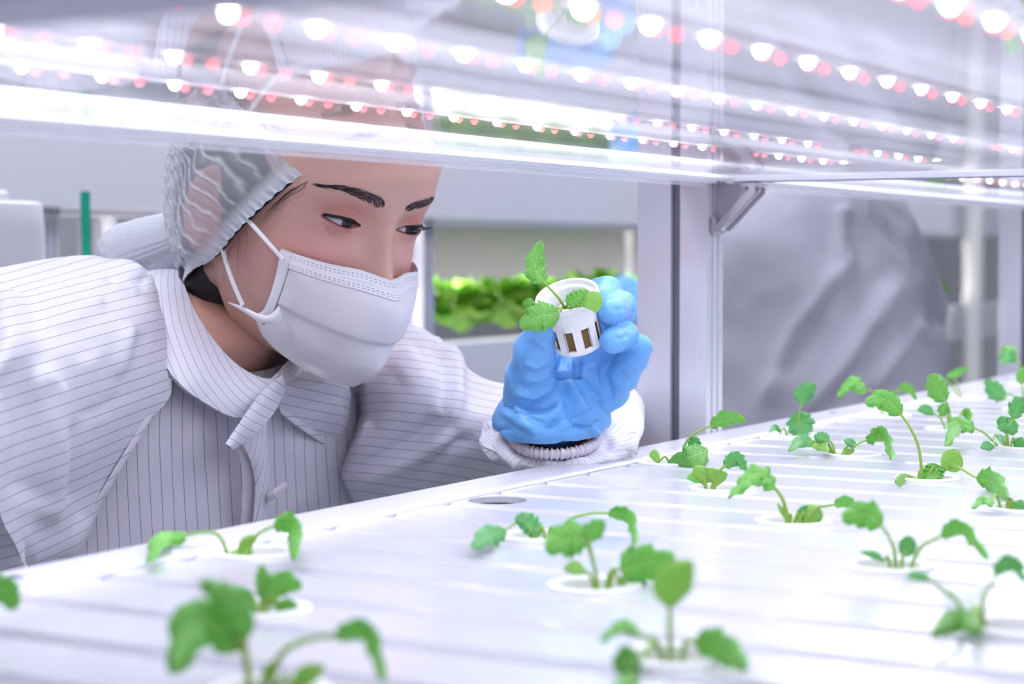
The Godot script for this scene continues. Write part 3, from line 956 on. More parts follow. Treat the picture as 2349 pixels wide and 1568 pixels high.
	seedling(hs.call(9), hp.call(1), "kale seedling with a curled round leaf where the tray runs out of sight", [
		{"s": [[2350, 940], [2322, 905]], "b": [[2306, 915], [2282, 894], [2262, 868]], "w": 52, "r": 15, "m": 1},
		{"s": [[2352, 940], [2346, 900]], "b": [[2342, 880], [2346, 860], [2356, 842]], "w": 34, "r": 20}])
	seedling(hs.call(10), hp.call(0), "kale seedling at the end of the rim row with one long flat leaf", [
		{"s": [[2214, 915], [2190, 870]], "b": [[2172, 866], [2196, 856], [2226, 842]], "w": 24, "r": 25},
		{"s": [[2212, 915], [2180, 880]], "b": [[2170, 878], [2150, 868], [2132, 872]], "w": 26, "r": 25}])
	seedling(hs.call(-2), hp.call(0), "kale seedling by the rim reaching one toothed leaf past the coat's sleeve", [
		{"s": [[-290, 1450], [-180, 1390], [-90, 1372]], "b": [[-60, 1372], [0, 1352], [38, 1398]], "w": 92, "r": 18, "m": 0},
		{"k": "round", "s": [[-285, 1450], [-300, 1430]], "b": [[-300, 1430], [-350, 1410]], "w": 60, "r": 30}])
	for q in [[7, 3], [5, 3], [8, 2], [11, 1], [12, 0], [10, 2]]:
		plain_seedling(hs.call(q[0]), hp.call(q[1]), "small kale seedling in a white net cup in the far part of the tray", "small seedlings farther along the tray")
	cup_proto.free()

func build_held_cup() -> void:
	var zc := 1.25
	var axis_tilt := Basis.IDENTITY
	# the cup leans towards the viewer and to the right
	var up := cam_basis * Vector3(-0.225, 0.84, 0.49).normalized()
	var x := up.cross(cam_basis * Vector3(0, 0, 1)).normalized()
	var z := x.cross(up)
	var o := thing("kale_seedling", "kale seedling in a slotted white net cup held up in a blue gloved hand", "seedling")
	o.transform = Transform3D(Basis(x, up, z).rotated(up, 0.33), P(1300, 675, zc))
	cup_parts(o, true)
	var k := 0
	for lf in [
		{"k": "lobed", "s": [[1296, 707, -0.005], [1284, 686, -0.012], [1266, 666, -0.014]], "b": [[1248, 650, -0.014], [1228, 612, -0.014], [1242, 550, -0.014]], "w": 62, "r": 12, "m": 0},
		{"k": "lobed", "s": [[1294, 709, -0.006], [1282, 712, -0.022], [1276, 718, -0.028]], "b": [[1284, 722, -0.028], [1238, 726, -0.030], [1190, 750, -0.028]], "w": 84, "r": 10, "m": 0},
		{"k": "frilly", "s": [[1298, 706, -0.006], [1302, 698, -0.014]], "b": [[1300, 698, -0.026], [1324, 684, -0.030], [1350, 666, -0.030]], "w": 44, "r": 15, "m": 0},
		{"k": "round", "s": [[1300, 708, -0.008], [1316, 704, -0.024]], "b": [[1336, 702, -0.028], [1356, 694, -0.030], [1382, 694, -0.028]], "w": 50, "r": 10, "m": 2},
		{"k": "round", "s": [[1292, 708, -0.006], [1270, 706, -0.010], [1240, 700, -0.014]], "b": [[1226, 694, -0.014], [1212, 692, -0.012], [1198, 694, -0.008]], "w": 22, "r": 30, "m": 3}]:
		k += 1
		grow_leaf(o, lf, zc, k)

# ---------------------------------------------------------------- the worker
var wbase := Vector3.ZERO          # where she stands
var head_t := Transform3D.IDENTITY  # head axes (x her left, y up, z forward) to world
var head_tab := []

func B(px: float, py: float, p: float) -> Vector3:
	var d := P(px, py, 1.0) - Vector3(0, CAM_Y, 0)
	return Vector3(0, CAM_Y, 0) + d * (p / d.dot(PDIR))

func pixel_of(w: Vector3) -> Vector2:
	var l := cam_basis.inverse() * (w - Vector3(0, CAM_Y, 0))
	return Vector2(1174.5 + l.x / -l.z * FOCAL, 784.0 - l.y / -l.z * FOCAL)

func add_mesh(called: String, mb: MB, m: Material, parent: Node3D, smooth := true) -> MeshInstance3D:
	for k in mb.v.size(): mb.v[k] -= wbase
	return part(called, mb.mesh(smooth), m, parent)

func moved(mb: MB, t: Transform3D) -> MB:
	for k in mb.v.size(): mb.v[k] = t * mb.v[k]
	return mb

func head_profile() -> void:
	var pts := [[-0.098, 0.056, 0.016, 0.020], [-0.092, 0.071, 0.031, 0.000], [-0.080, 0.0805, 0.042, -0.018], [-0.062, 0.085, 0.052, -0.040], [-0.040, 0.0865, 0.0605, -0.064], [-0.018, 0.0865, 0.0665, -0.080], [0.004, 0.0865, 0.0700, -0.089],
		[0.026, 0.0880, 0.0712, -0.095], [0.048, 0.0905, 0.0720, -0.097], [0.070, 0.0895, 0.0715, -0.094], [0.090, 0.0820, 0.0670, -0.083], [0.107, 0.0660, 0.0560, -0.064], [0.119, 0.0420, 0.0380, -0.040], [0.125, 0.002, 0.002, -0.008]]
	var a := []
	var b := []
	for q in pts:
		a.append(Vector3(q[0], q[1], q[2])); b.append(Vector3(q[0], q[3], 0))
	head_tab.clear()
	var dense := []
	for k in 801:
		var t := k / 800.0
		var u := spline(a, t)
		var w := spline(b, t)
		dense.append([u.x, u.y, u.z, w.y])
	var j := 0
	for k in 447:
		var y := -0.098 + k * 0.0005
		while j < 799 and dense[j + 1][0] < y: j += 1
		var f := clampf((y - dense[j][0]) / maxf(dense[j + 1][0] - dense[j][0], 1e-6), 0.0, 1.0)
		head_tab.append(Vector3(lerpf(dense[j][1], dense[j + 1][1], f), lerpf(dense[j][2], dense[j + 1][2], f), lerpf(dense[j][3], dense[j + 1][3], f)))

func head_row(y: float) -> Vector3:
	var f := clampf((y + 0.098) / 0.0005, 0.0, 445.999)
	var k := int(f)
	return (head_tab[k] as Vector3).lerp(head_tab[k + 1], f - k)

const EX := 0.0318
const EY := 0.018
const EZ := 0.0688
const ER := 0.0121

func lid_top(t: float) -> float:     # t -1 at the nose, 1 at the temple
	return 0.0034 * pow(maxf(1.0 - pow(absf(t - 0.05) / 1.05, 2.4), 0.0), 0.9) + 0.0012 * t
func lid_low(t: float) -> float:
	return -0.0027 * pow(maxf(1.0 - pow(absf(t), 2.0), 0.0), 0.8) + 0.0012 * t - 0.0003

func face_relief(x: float, y: float) -> float:
	var ax := absf(x)
	var h := 0.0
	if ax < 0.03 and y < 0.04 and y > -0.055:
		var k := 0.0
		if y > 0.022: k = lerpf(0.0035, 0.0, sm(0.022, 0.042, y))
		elif y > -0.028: k = lerpf(0.025, 0.0035, sm(-0.034, 0.024, y))
		else: k = lerpf(0.0, 0.0245, sm(-0.046, -0.026, y))
		var w := lerpf(0.0098, 0.0062, sm(-0.03, 0.012, y))
		h += k * gauss(x, w)
		h += 0.0085 * gauss(ax - 0.0125, 0.0045) * gauss(y + 0.031, 0.006)
	h += 0.0026 * gauss(y - 0.040, 0.0075) * gauss(ax - 0.027, 0.017)
	h -= 0.0050 * gauss(ax - 0.030, 0.0135) * gauss(y - 0.021, 0.0095)
	h -= 0.0042 * gauss(ax - 0.0165, 0.0052) * gauss(y - 0.017, 0.0085)
	h += 0.0046 * gauss(ax - 0.040, 0.0150) * gauss(y + 0.019, 0.0125)
	h -= 0.0016 * gauss(ax - 0.036, 0.014) * gauss(y - 0.004, 0.0035)
	h -= 0.0010 * gauss(y - 0.036, 0.006) * gauss(x, 0.009)
	return h

func face_z(x: float, y: float) -> float:
	var r := head_row(y)
	var s := clampf(absf(x) / r.y, 0.0, 1.0)
	var sn := pow(s, 1.25)
	var cs := pow(maxf(1.0 - sn * sn, 0.0), 0.4)
	return -0.005 + (r.x + 0.005) * cs + face_relief(x, y)

# skin surface with eyelids; second value: 1 inside the opening
func skin_z(x: float, y: float) -> Vector2:
	var z := face_z(x, y)
	var ax := absf(x)
	var dx := ax - EX
	var dy := y - EY
	var rr := dx * dx + dy * dy
	if rr < 0.0225 * 0.0225:
		var R := ER + 0.0013
		var zl := -1.0
		if rr < R * R: zl = EZ + sqrt(R * R - rr)
		if zl > 0.0:
			var k := 0.0032
			var hh := clampf(0.5 + 0.5 * (zl - z) / k, 0.0, 1.0)
			z = lerpf(z, zl, hh) + k * hh * (1.0 - hh)
		var t := dx / 0.0146
		if absf(t) < 1.0:
			var up := lid_top(t)
			# crease of the upper lid, and a fold under the lower one
			z -= 0.0011 * gauss(dy - up - 0.0030 - 0.0006 * t, 0.00055) * (1.0 - pow(absf(t), 4.0))
			z -= 0.0006 * gauss(dy - lid_low(t) + 0.0042, 0.0009) * (1.0 - t * t)
			if dy < up and dy > lid_low(t):
				var e := ER * ER - rr
				return Vector2(EZ + (sqrt(e) if e > 0.0 else 0.0) - 0.0024, 1.0)
	return Vector2(z, 0.0)

func skin_tint(x: float, y: float, front: float) -> Color:
	var ax := absf(x)
	var c := rgb8(230, 184, 167)
	var rose := rgb8(236, 156, 154)
	c = c.lerp(rose, 0.55 * gauss(ax - 0.042, 0.020) * gauss(y + 0.018, 0.018) * front)
	c = c.lerp(rgb8(206, 120, 112), 0.55 * gauss(ax - 0.034, 0.014) * gauss(y - 0.0255, 0.0060) * front)
	c = c.lerp(rgb8(196, 120, 112), 0.30 * gauss(ax - 0.034, 0.014) * gauss(y - 0.0115, 0.0030) * front)
	# brow powder
	var t := (ax - 0.010) / 0.044
	if t > 0.0 and t < 1.0 and front > 0.5:
		var mid := 0.0350 + 0.0075 * sin(PI * clampf(t * 0.66, 0.0, 1.0)) - 0.0025 * sm(0.7, 1.0, t)
		var half := lerpf(0.0040, 0.0012, sm(0.3, 1.0, t)) * sm(0.0, 0.15, t)
		c = c.lerp(rgb8(66, 46, 48), 0.42 * (1.0 - sm(half * 0.2, half * 1.3, absf(y - mid))) * sm(0.0, 0.3, t))
	return c.srgb_to_linear()

func build_head_mesh() -> MB:
	head_profile()
	var ys := PackedFloat32Array()
	var y := -0.098
	while y < 0.1249:
		ys.append(y)
		var step := 0.0040
		if y > -0.040 and y < 0.052: step = 0.0016
		if y > 0.006 and y < 0.031: step = 0.00042
		y += step
	ys.append(0.1249)
	# columns by angle from the front; dense across the eyes
	var phis := PackedFloat32Array()
	var ph := -PI
	while ph < PI - 0.001:
		phis.append(ph)
		var a := absf(ph)
		var st := 0.085
		if a < 1.5: st = 0.03
		if a < 0.95: st = 0.0075
		if a > 0.10 and a < 0.62: st = 0.0062
		ph += st
	var mb := MB.new()
	var rows := []
	var cols := []
	for yy in ys:
		var r := head_row(yy)
		var row := PackedVector3Array()
		var cl := PackedColorArray()
		for a in phis:
			var sn := absf(sin(a))
			var cs := absf(cos(a))
			var x := r.y * pow(sn, 0.8) * signf(a)
			var front := cos(a) > 0.0
			var p: Vector3
			if front:
				var z := skin_z(x, yy).x if cs > 0.35 else face_z(x, yy)
				p = Vector3(x, yy, z)
			else:
				p = Vector3(r.y * pow(sn, 0.9) * signf(a), yy, -0.005 - (-0.005 - r.z) * pow(cs, 0.9))
			row.append(p)
			cl.append(skin_tint(x, yy, 1.0 if front else 0.0))
		rows.append(row); cols.append(cl)
	mb.grid(rows, true, true, [], cols)
	return mb

func ear_mesh(sg: float) -> MB:
	var mb := MB.new()
	var rows := []
	var cols := []
	var c := rgb8(222, 160, 150).srgb_to_linear()
	for j in 15:
		var th := PI * (j + 0.02) / 14.04
		var row := PackedVector3Array()
		var cl := PackedColorArray()
		for k in 28:
			var a := TAU * k / 28
			var yy := cos(a) * sin(th)
			var zz := sin(a) * sin(th)
			var rim := 1.0 + 0.5 * gauss(sin(th) - 0.86, 0.1)
			var xx := cos(th) * 0.0065 * rim - 0.004 * gauss(sin(th), 0.45)
			var w := 0.0175 * (1.0 - 0.18 * maxf(-yy, 0.0))
			row.append(Vector3(sg * (0.0775 + xx - zz * 0.007), -0.006 + yy * 0.032 + zz * 0.004, -0.012 + zz * w + yy * -0.004))
			cl.append(c)
		rows.append(row); cols.append(cl)
	mb.grid(rows, true, sg < 0, [], cols)
	return mb

func tube_loft(mb: MB, rings: Array, nu: int, nv: int, tint: Color) -> void:
	var rows := loft(rings, nu, nv)
	var cols := []
	for r in rows:
		var cl := PackedColorArray()
		cl.resize(nu); cl.fill(tint)
		cols.append(cl)
	mb.grid(rows, true, false, [], cols)

func ellipse_ring(c: Vector3, ax: Vector3, bx: Vector3, n := 12) -> Array:
	var o := []
	for k in n:
		var a := TAU * k / n
		o.append(c + ax * cos(a) + bx * sin(a))
	return o

# ---- net cap shape: head, bun and ears wrapped
func wrap_field(p: Vector3, with_ear: bool) -> float:
	var q := (p - Vector3(0, 0.016, -0.013)) / Vector3(0.0790, 0.1170, 0.1055 if p.z > -0.013 else 0.1130)
	var d := (q.length() - 1.0) * 0.085
	var b := ((p - Vector3(-0.040, -0.076, -0.114)) / Vector3(0.036, 0.026, 0.032)).length()
	var e := (b - 1.0) * 0.028
	var k := 0.018
	if with_ear:
		var h := clampf(0.5 + 0.5 * (e - d) / k, 0.0, 1.0)
		d = lerpf(e, d, h) - k * h * (1.0 - h)
		for sg in [-1.0, 1.0]:
			var g := ((p - Vector3(sg * 0.0765, -0.007, -0.012)) / Vector3(0.0125, 0.035, 0.021)).length()
			var e2 := (g - 1.0) * 0.0125
			var k2 := 0.012
			var h2 := clampf(0.5 + 0.5 * (e2 - d) / k2, 0.0, 1.0)
			d = lerpf(e2, d, h2) - k2 * h2 * (1.0 - h2)
	return d

const WRAP_C := Vector3(-0.004, 0.004, -0.030)

func wrap_point(dir: Vector3, inset: float, with_ear: bool) -> Vector3:
	var r := 0.20
	for k in 26:
		var d := wrap_field(WRAP_C + dir * r, with_ear) + inset
		if absf(d) < 0.0002: break
		r -= d * 0.85
	return WRAP_C + dir * clampf(r, 0.02, 0.25)

func net_edge() -> Array:
	var half := [Vector3(0, 0.084, 0.088), Vector3(-0.028, 0.076, 0.081), Vector3(-0.0495, 0.0545, 0.0640), Vector3(-0.0640, 0.0345, 0.0510), Vector3(-0.0735, 0.0090, 0.0365), Vector3(-0.0770, -0.0120, 0.0235), Vector3(-0.0770, -0.0350, 0.0085), Vector3(-0.0690, -0.0500, -0.0180), Vector3(-0.0560, -0.0760, -0.0480)]
	var o := half.duplicate()
	o.append(Vector3(0, -0.094, -0.080))
	for k in range(half.size() - 1, 0, -1):
		o.append(Vector3(-half[k].x, half[k].y, half[k].z))
	return o

func build_cap(edge: Array, nu: int, nv: int, inset: float, with_ear: bool, pleats: bool) -> MB:
	var mb := MB.new()
	var fn := FastNoiseLite.new()
	fn.frequency = 9.0; fn.seed = 12; fn.fractal_octaves = 3
	var pole := (Vector3(-0.030, 0.045, -0.150) - WRAP_C).normalized()
	var rows := []
	var uvs := []
	var cols := []
	for j in nv:
		var t := float(j) / (nv - 1)
		t = t * 0.985
		var cl := PackedColorArray()
		var row := PackedVector3Array()
		var uvr := PackedVector2Array()
		for k in nu + 1:
			uvr.append(Vector2(float(k) / nu * 40.0, t * 12.0))
		for k in nu:
			var u := float(k) / nu
			var e := spline(edge, u, true)
			var d0 := (e - WRAP_C).normalized()
			var dir := d0.slerp(pole, t)
			var w := wrap_point(dir, inset, with_ear)
			if j == 0 or t < 0.05:
				w = w.lerp(e, (1.0 - t / 0.05) * 0.5)
			var thick := 0.40
			if pleats:
				var nz := fn.get_noise_3dv(w * 3.0)
				var wob := fn.get_noise_3dv(w * 1.2 + Vector3(5, 1, 2))
				var f := u * 44.0 + nz * 0.8 + wob * 3.0 * t
				var g := absf(fposmod(f, 1.0) - 0.5) * 2.0
				var ridge := pow(1.0 - g, 4.0) * 0.8 + 0.2 * cos(TAU * f)
				var amp := 0.0030 * sm(0.03, 0.12, t) * (1.0 - sm(0.45, 0.95, t))
				var lift := ridge * amp
				# loose crumples towards the back
				var cr := 1.0 - absf(fn.get_noise_3dv(w * 9.0 + Vector3(0, 7, 0)) * 2.6)
				lift += cr * 0.0030 * maxf(sm(0.35, 0.75, t), sm(-0.055, -0.085, w.y + w.z * 0.3 - 0.02) * sm(-0.04, -0.08, w.z))
				# elastic: two stitched lines, and a frilled edge in front of them
				lift -= 0.0009 * (gauss(t - 0.052, 0.006) + gauss(t - 0.074, 0.006))
				if t < 0.05:
					var z := sin(TAU * u * 96.0 + nz * 3.0)
					lift += 0.0011 * z * (1.0 - t / 0.05)
					w += (d0 - pole * d0.dot(pole)).normalized() * 0.0026 * absf(fposmod(u * 58.0, 1.0) - 0.5) * 2.0 * (1.0 - t / 0.05)
				w += dir * lift
				# doubled cloth on the ridges, the hem and the bag at the back lets less through
				thick += 0.42 * clampf(pow(1.0 - g, 3.0), 0.0, 1.0) * sm(0.04, 0.1, t) * (1.0 - sm(0.5, 0.9, t))
				thick = maxf(thick, 0.80 * (1.0 - sm(0.045, 0.06, t)))
				thick = maxf(thick, 0.66 * gauss(t - 0.063, 0.012))
				thick = maxf(thick, 0.78 * sm(-0.03, -0.07, w.z))
			row.append(w)
			cl.append(Color(1, 1, 1, clampf(thick, 0.0, 0.95)))
		rows.append(row); uvs.append(uvr); cols.append(cl)
	if pleats: mb.grid(rows, true, true, uvs, cols)
	else: mb.grid(rows, true, true, uvs)
	return mb

func mask_grid() -> Array:
	# columns from the middle of the face to the right edge; rows top to bottom
	var c := [
		[Vector3(0, -0.0125, 0.1045), Vector3(0, -0.031, 0.1215), Vector3(0, -0.055, 0.1190), Vector3(0, -0.078, 0.1120), Vector3(0, -0.0965, 0.0930)],
		[Vector3(-0.021, -0.0100, 0.0960), Vector3(-0.022, -0.030, 0.1085), Vector3(-0.023, -0.055, 0.1090), Vector3(-0.022, -0.077, 0.1020), Vector3(-0.020, -0.0945, 0.0850)],
		[Vector3(-0.041, -0.0105, 0.0860), Vector3(-0.0425, -0.029, 0.0920), Vector3(-0.043, -0.052, 0.0910), Vector3(-0.040, -0.073, 0.0840), Vector3(-0.037, -0.0890, 0.0680)],
		[Vector3(-0.0545, -0.0110, 0.0700), Vector3(-0.0570, -0.028, 0.0740), Vector3(-0.0560, -0.049, 0.0720), Vector3(-0.0510, -0.068, 0.0640), Vector3(-0.0470, -0.0810, 0.0480)],
		[Vector3(-0.0605, -0.0110, 0.0590), Vector3(-0.0605, -0.029, 0.0600), Vector3(-0.0580, -0.048, 0.0560), Vector3(-0.0540, -0.062, 0.0480), Vector3(-0.0510, -0.0700, 0.0360)]]
	var cols := []
	for k in range(4, 0, -1): cols.append(c[k])
	cols.append(c[0])
	for k in range(1, 5):
		var o := []
		for q in c[k]: o.append(Vector3(-q.x, q.y, q.z))
		cols.append(o)
	return cols

func mask_point(cols: Array, u: float, v: float) -> Vector3:
	var line := []
	for cc in cols: line.append(spline(cc, v))
	return spline(line, u)

func build_mask(parent: Node3D) -> void:
	var cols := mask_grid()
	var nu := 90
	var nv := 70
	var mb := MB.new()
	var rows := []
	var uvs := []
	var fn := FastNoiseLite.new()
	fn.frequency = 14.0; fn.seed = 3
	for j in nv:
		var v := float(j) / (nv - 1)
		var row := PackedVector3Array()
		var uvr := PackedVector2Array()
		var fine := []
		var line := []
		for cc in cols: line.append(spline(cc, v))
		for k in nu:
			var u := float(k) / (nu - 1)
			var p := spline(line, u)
			var out := Vector3(p.x * 0.6, 0, p.z).normalized()
			# two pleats that open below the nose, and the peak of the chin fold
			var pl := 0.0030 * (sm(0.50, 0.53, v) * (1.0 - sm(0.53, 0.75, v)))
			pl *= -1.0
			var fold := 0.0052 * gauss(absf(u - 0.5) - 0.16, 0.035) * sm(0.45, 0.75, v) * (1.0 - sm(0.9, 1.0, v))
			var peak := 0.0048 * gauss(u - 0.5 - (v - 0.5) * 0.02, 0.03) * sm(0.45, 0.8, v)
			var crumple := fn.get_noise_3dv(p) * 0.0011
			row.append(p + out * (pl - fold + peak + crumple))
			uvr.append(Vector2(u * 30.0, v * 24.0))
		rows.append(row); uvs.append(uvr)
	mb.grid(rows, false, false, uvs)
	var root := Node3D.new()
	root.name = "face_mask"
	parent.add_child(root, true)
	add_mesh("mask_cloth", moved(mb, head_t), M.mask_cloth, root)
	# upper hem, nose wire under it, stitched dashes
	var hem := MB.new()
	var hr := []
	for j in 9:
		var v := 0.004 + 0.155 * j / 8.0
		var row := PackedVector3Array()
		for k in 60:
			var u := 0.01 + 0.98 * k / 59.0
			var p := mask_point(cols, u, v)
			row.append(p + Vector3(p.x * 0.6, 0, p.z).normalized() * 0.0008)
		hr.append(row)
	hem.grid(hr)
	add_mesh("upper_hem", moved(hem, head_t), M.mask_hem, root)
	var wire := MB.new()
	var wr := []
	for j in 3:
		var row := PackedVector3Array()
		for k in 40:
			var u := lerpf(0.30, 0.72, k / 39.0)
			var p := mask_point(cols, u, 0.078 + 0.014 * (j - 1))
			row.append(p + Vector3(p.x * 0.6, 0, p.z).normalized() * (0.0015 if j == 1 else 0.0009))
		wr.append(row)
	wire.grid(wr)
	add_mesh("nose_wire_fold", moved(wire, head_t), M.mask_bright, root)
	var st := MB.new()
	for vv in [0.036, 0.058, 0.118, 0.138]:
		for k in 52:
			var u := lerpf(0.05, 0.95, k / 51.0)
			var a := mask_point(cols, u, vv)
			var b := mask_point(cols, u + 0.0085, vv)
			var n := Vector3(a.x * 0.6, 0, a.z).normalized() * 0.0011
			var h := Vector3(0, 0.00022, 0)
			st.fquad(a + n + h, b + n + h, b + n - h, a + n - h)
	var so := add_mesh("stitching", moved(st, head_t), M.mask_stitch, root, false)
	so.set_meta("kind", "stuff")
	# side bindings
	for sg in [0.0, 1.0]:
		var bd := MB.new()
		var br := []
		for j in 24:
			var v := -0.03 + 0.93 * j / 23.0
			var row := PackedVector3Array()
			for k in 6:
				var a := TAU * k / 6
				var u0: float = 0.013 if sg == 0.0 else 0.987
				var p := mask_point(cols, u0, v)
				var q := mask_point(cols, 0.06 if sg == 0.0 else 0.94, v)
				var tang := (q - p).normalized()
				var out := Vector3(p.x * 0.6, 0, p.z).normalized()
				row.append(p + tang * cos(a) * 0.0050 + out * (sin(a) * 0.0012 + 0.0004))
			br.append(row)
		bd.grid(br, true)
		bd.fan(mask_point(cols, 0.013 if sg == 0.0 else 0.987, -0.03), br[0])
		add_mesh("side_binding", moved(bd, head_t), M.mask_bright, root)
	# the free lower corner with the loop's end
	var wing := MB.new()
	var up := [P(640, 700, 1.330), P(618, 722, 1.330), P(590, 718, 1.334), P(560, 704, 1.342), P(523, 692, 1.352)]
	var lo := [P(650, 745, 1.332), P(622, 744, 1.331), P(592, 736, 1.334), P(560, 716, 1.342), P(522, 694, 1.352)]
	var wrows := []
	for j in 5:
		var row := PackedVector3Array()
		for k in 18:
			var a := spline(up, k / 17.0)
			var b := spline(lo, k / 17.0)
			row.append(a.lerp(b, j / 4.0) + (P(600, 700, 1.0) - P(600, 700, 1.01)).normalized() * 0.002 * sin(PI * j / 4.0))
		wrows.append(row)
	wing.grid(wrows)
	add_mesh("corner_fold", wing, M.mask_bright, root)
	for q in [[[570, 506, 1.334], [590, 528, 1.326], [620, 562, 1.318], [650, 596, 1.314]], [[511, 572, 1.352], [522, 612, 1.348], [538, 656, 1.344], [557, 700, 1.341]]]:
		var pts := []
		for a in q: pts.append(P(a[0], a[1], a[2]))
		add_mesh("ear_loop", tube(resample(pts, 24), [0.0017], 8), M.mask_bright, root)

func build_eyes(parent: Node3D) -> void:
	var target := head_t.affine_inverse() * P(1300, 660, 1.25)
	for sg in [-1.0, 1.0]:
		var c := Vector3(sg * EX, EY, EZ)
		var gaze := (target - c).normalized()
		gaze = gaze.lerp(Vector3(0.10, -0.12, 1.0).normalized(), 0.45).normalized()
		var gx := gaze.cross(Vector3.UP).normalized()
		var gy := gx.cross(gaze)
		var mb := MB.new()
		var rows := []
		var cols := []
		for j in 40:
			var th := PI * 0.62 * pow(j / 39.0, 1.3)
			var row := PackedVector3Array()
			var cl := PackedColorArray()
			for k in 48:
				var a := TAU * k / 48
				var r := ER * (1.0 + 0.035 * (1.0 - sm(0.0, 0.55, th)))
				row.append(c + (gaze * cos(th) + (gx * cos(a) + gy * sin(a)) * sin(th)) * r)
				var col := rgb8(226, 220, 222)
				if th < 0.545: col = rgb8(46, 34, 34)
				if th < 0.49: col = rgb8(70, 50, 46) if (k % 3) != 0 else rgb8(52, 38, 36)
				if th < 0.22: col = rgb8(10, 8, 9)
				cl.append(col.srgb_to_linear())
			rows.append(row); cols.append(cl)
		mb.grid(rows, true, false, [], cols)
		var eye := add_mesh("eye", moved(mb, head_t), M.eye_wet, parent)
		# lash lines and lashes
		var path := []
		var low := []
		for k in 15:
			var t := -0.99 + 1.98 * k / 14.0
			for which in 2:
				var dy: float = lid_top(t) if which == 0 else lid_low(t)
				var x := EX + t * 0.0146
				var R := ER + 0.0014
				var rr := (x - EX) * (x - EX) + dy * dy
				var zz := EZ + sqrt(maxf(R * R - rr, 0.0)) if rr < R * R else face_z(sg * x, EY + dy)
				zz = maxf(zz, face_z(sg * x, EY + dy) - 0.0006)
				var q := Vector3(sg * x, EY + dy, zz)
				if which == 0: path.append(q)
				else: low.append(q)
		var lp := resample(path, 40)
		var up := MB.new()
		up.append(tube(lp, [0.0005, 0.0008, 0.0010, 0.0011, 0.0009], 7))
		for k in 26:
			var t := 0.25 + 0.75 * k / 25.0
			var a := spline(path, t)
			var outw := Vector3(sg * (0.15 + t * 0.75), -0.05 - 0.25 * (1.0 - t) + 0.02 * sin(k * 2.3), 0.95 - 0.25 * t).normalized()
			var ln := 0.0055 + 0.0035 * t
			var e := a + outw * ln + Vector3(0, 0.0006 + 0.001 * t, 0)
			var m := a + outw * ln * 0.55 - Vector3(0, 0.0009, 0)
			up.append(tube(resample([a, m, e], 6), [0.00022, 0.00016, 0.00004], 4, false))
		add_mesh("eyelashes", moved(up, head_t), M.lash, parent)
		var lm := MB.new()
		lm.append(tube(resample(low, 36), [0.00035, 0.00055, 0.00055, 0.0004], 6))
		for k in 12:
			var t := 0.35 + 0.6 * k / 11.0
			var a := spline(low, t)
			var e := a + Vector3(sg * 0.35 * t, -0.75, 0.5).normalized() * 0.0032
			lm.append(tube(resample([a, (a + e) / 2 + Vector3(0, 0, 0.0003), e], 4), [0.00012, 0.00003], 3, false))
		add_mesh("lower_lid_line", moved(lm, head_t), M.lid_line, parent)
		# brow hairs
		var bh := MB.new()
		var r2 := RandomNumberGenerator.new()
		r2.seed = 5
		for k in 420:
			var t := r2.randf()
			var mid := 0.0350 + 0.0075 * sin(PI * clampf(t * 0.66, 0.0, 1.0)) - 0.0025 * sm(0.7, 1.0, t)
			var half := lerpf(0.0042, 0.0012, sm(0.3, 1.0, t)) * sm(-0.1, 0.15, t)
			var x := 0.010 + 0.044 * t
			var yy := mid + r2.randf_range(-half, half)
			var ln := r2.randf_range(0.004, 0.0075) * lerpf(1.0, 0.7, t)
			var ang := lerpf(0.9, -0.15, sm(0.0, 0.55, t)) + r2.randf_range(-0.15, 0.15) - (yy - mid) * 90.0
			var x2 := x + cos(ang) * ln
			var y2 := yy + sin(ang) * ln
			var a := Vector3(sg * x, yy, face_z(sg * x, yy) + 0.0001)
			var b := Vector3(sg * x2, y2, face_z(sg * x2, y2) + 0.0007)
			var s := (b - a).cross(Vector3(0, 0, 1)).normalized() * 0.00016
			bh.ftri(a - s, a + s, b)
		var bo := add_mesh("eyebrow", moved(bh, head_t), M.brow, parent, false)
		bo.set_meta("kind", "stuff")

func stripe_image() -> ImageTexture:
	var im := Image.create(128, 128, false, Image.FORMAT_RGB8)
	var r := RandomNumberGenerator.new()
	r.seed = 3
	for y in 128:
		for x in 128:
			var k := gauss(x - 64.0, 2.6)
			if (y / 4) % 2 == 0: k *= 0.72
			var w := 0.5 + 0.5 * sin(x * 1.57) * sin(y * 1.57)
			var c := rgb8(238, 236, 246).lerp(rgb8(226, 225, 240), w * 0.35 + r.randf() * 0.12)
			im.set_pixel(x, y, c.lerp(rgb8(92, 96, 124), k * 0.88))
	return ImageTexture.create_from_image(im)

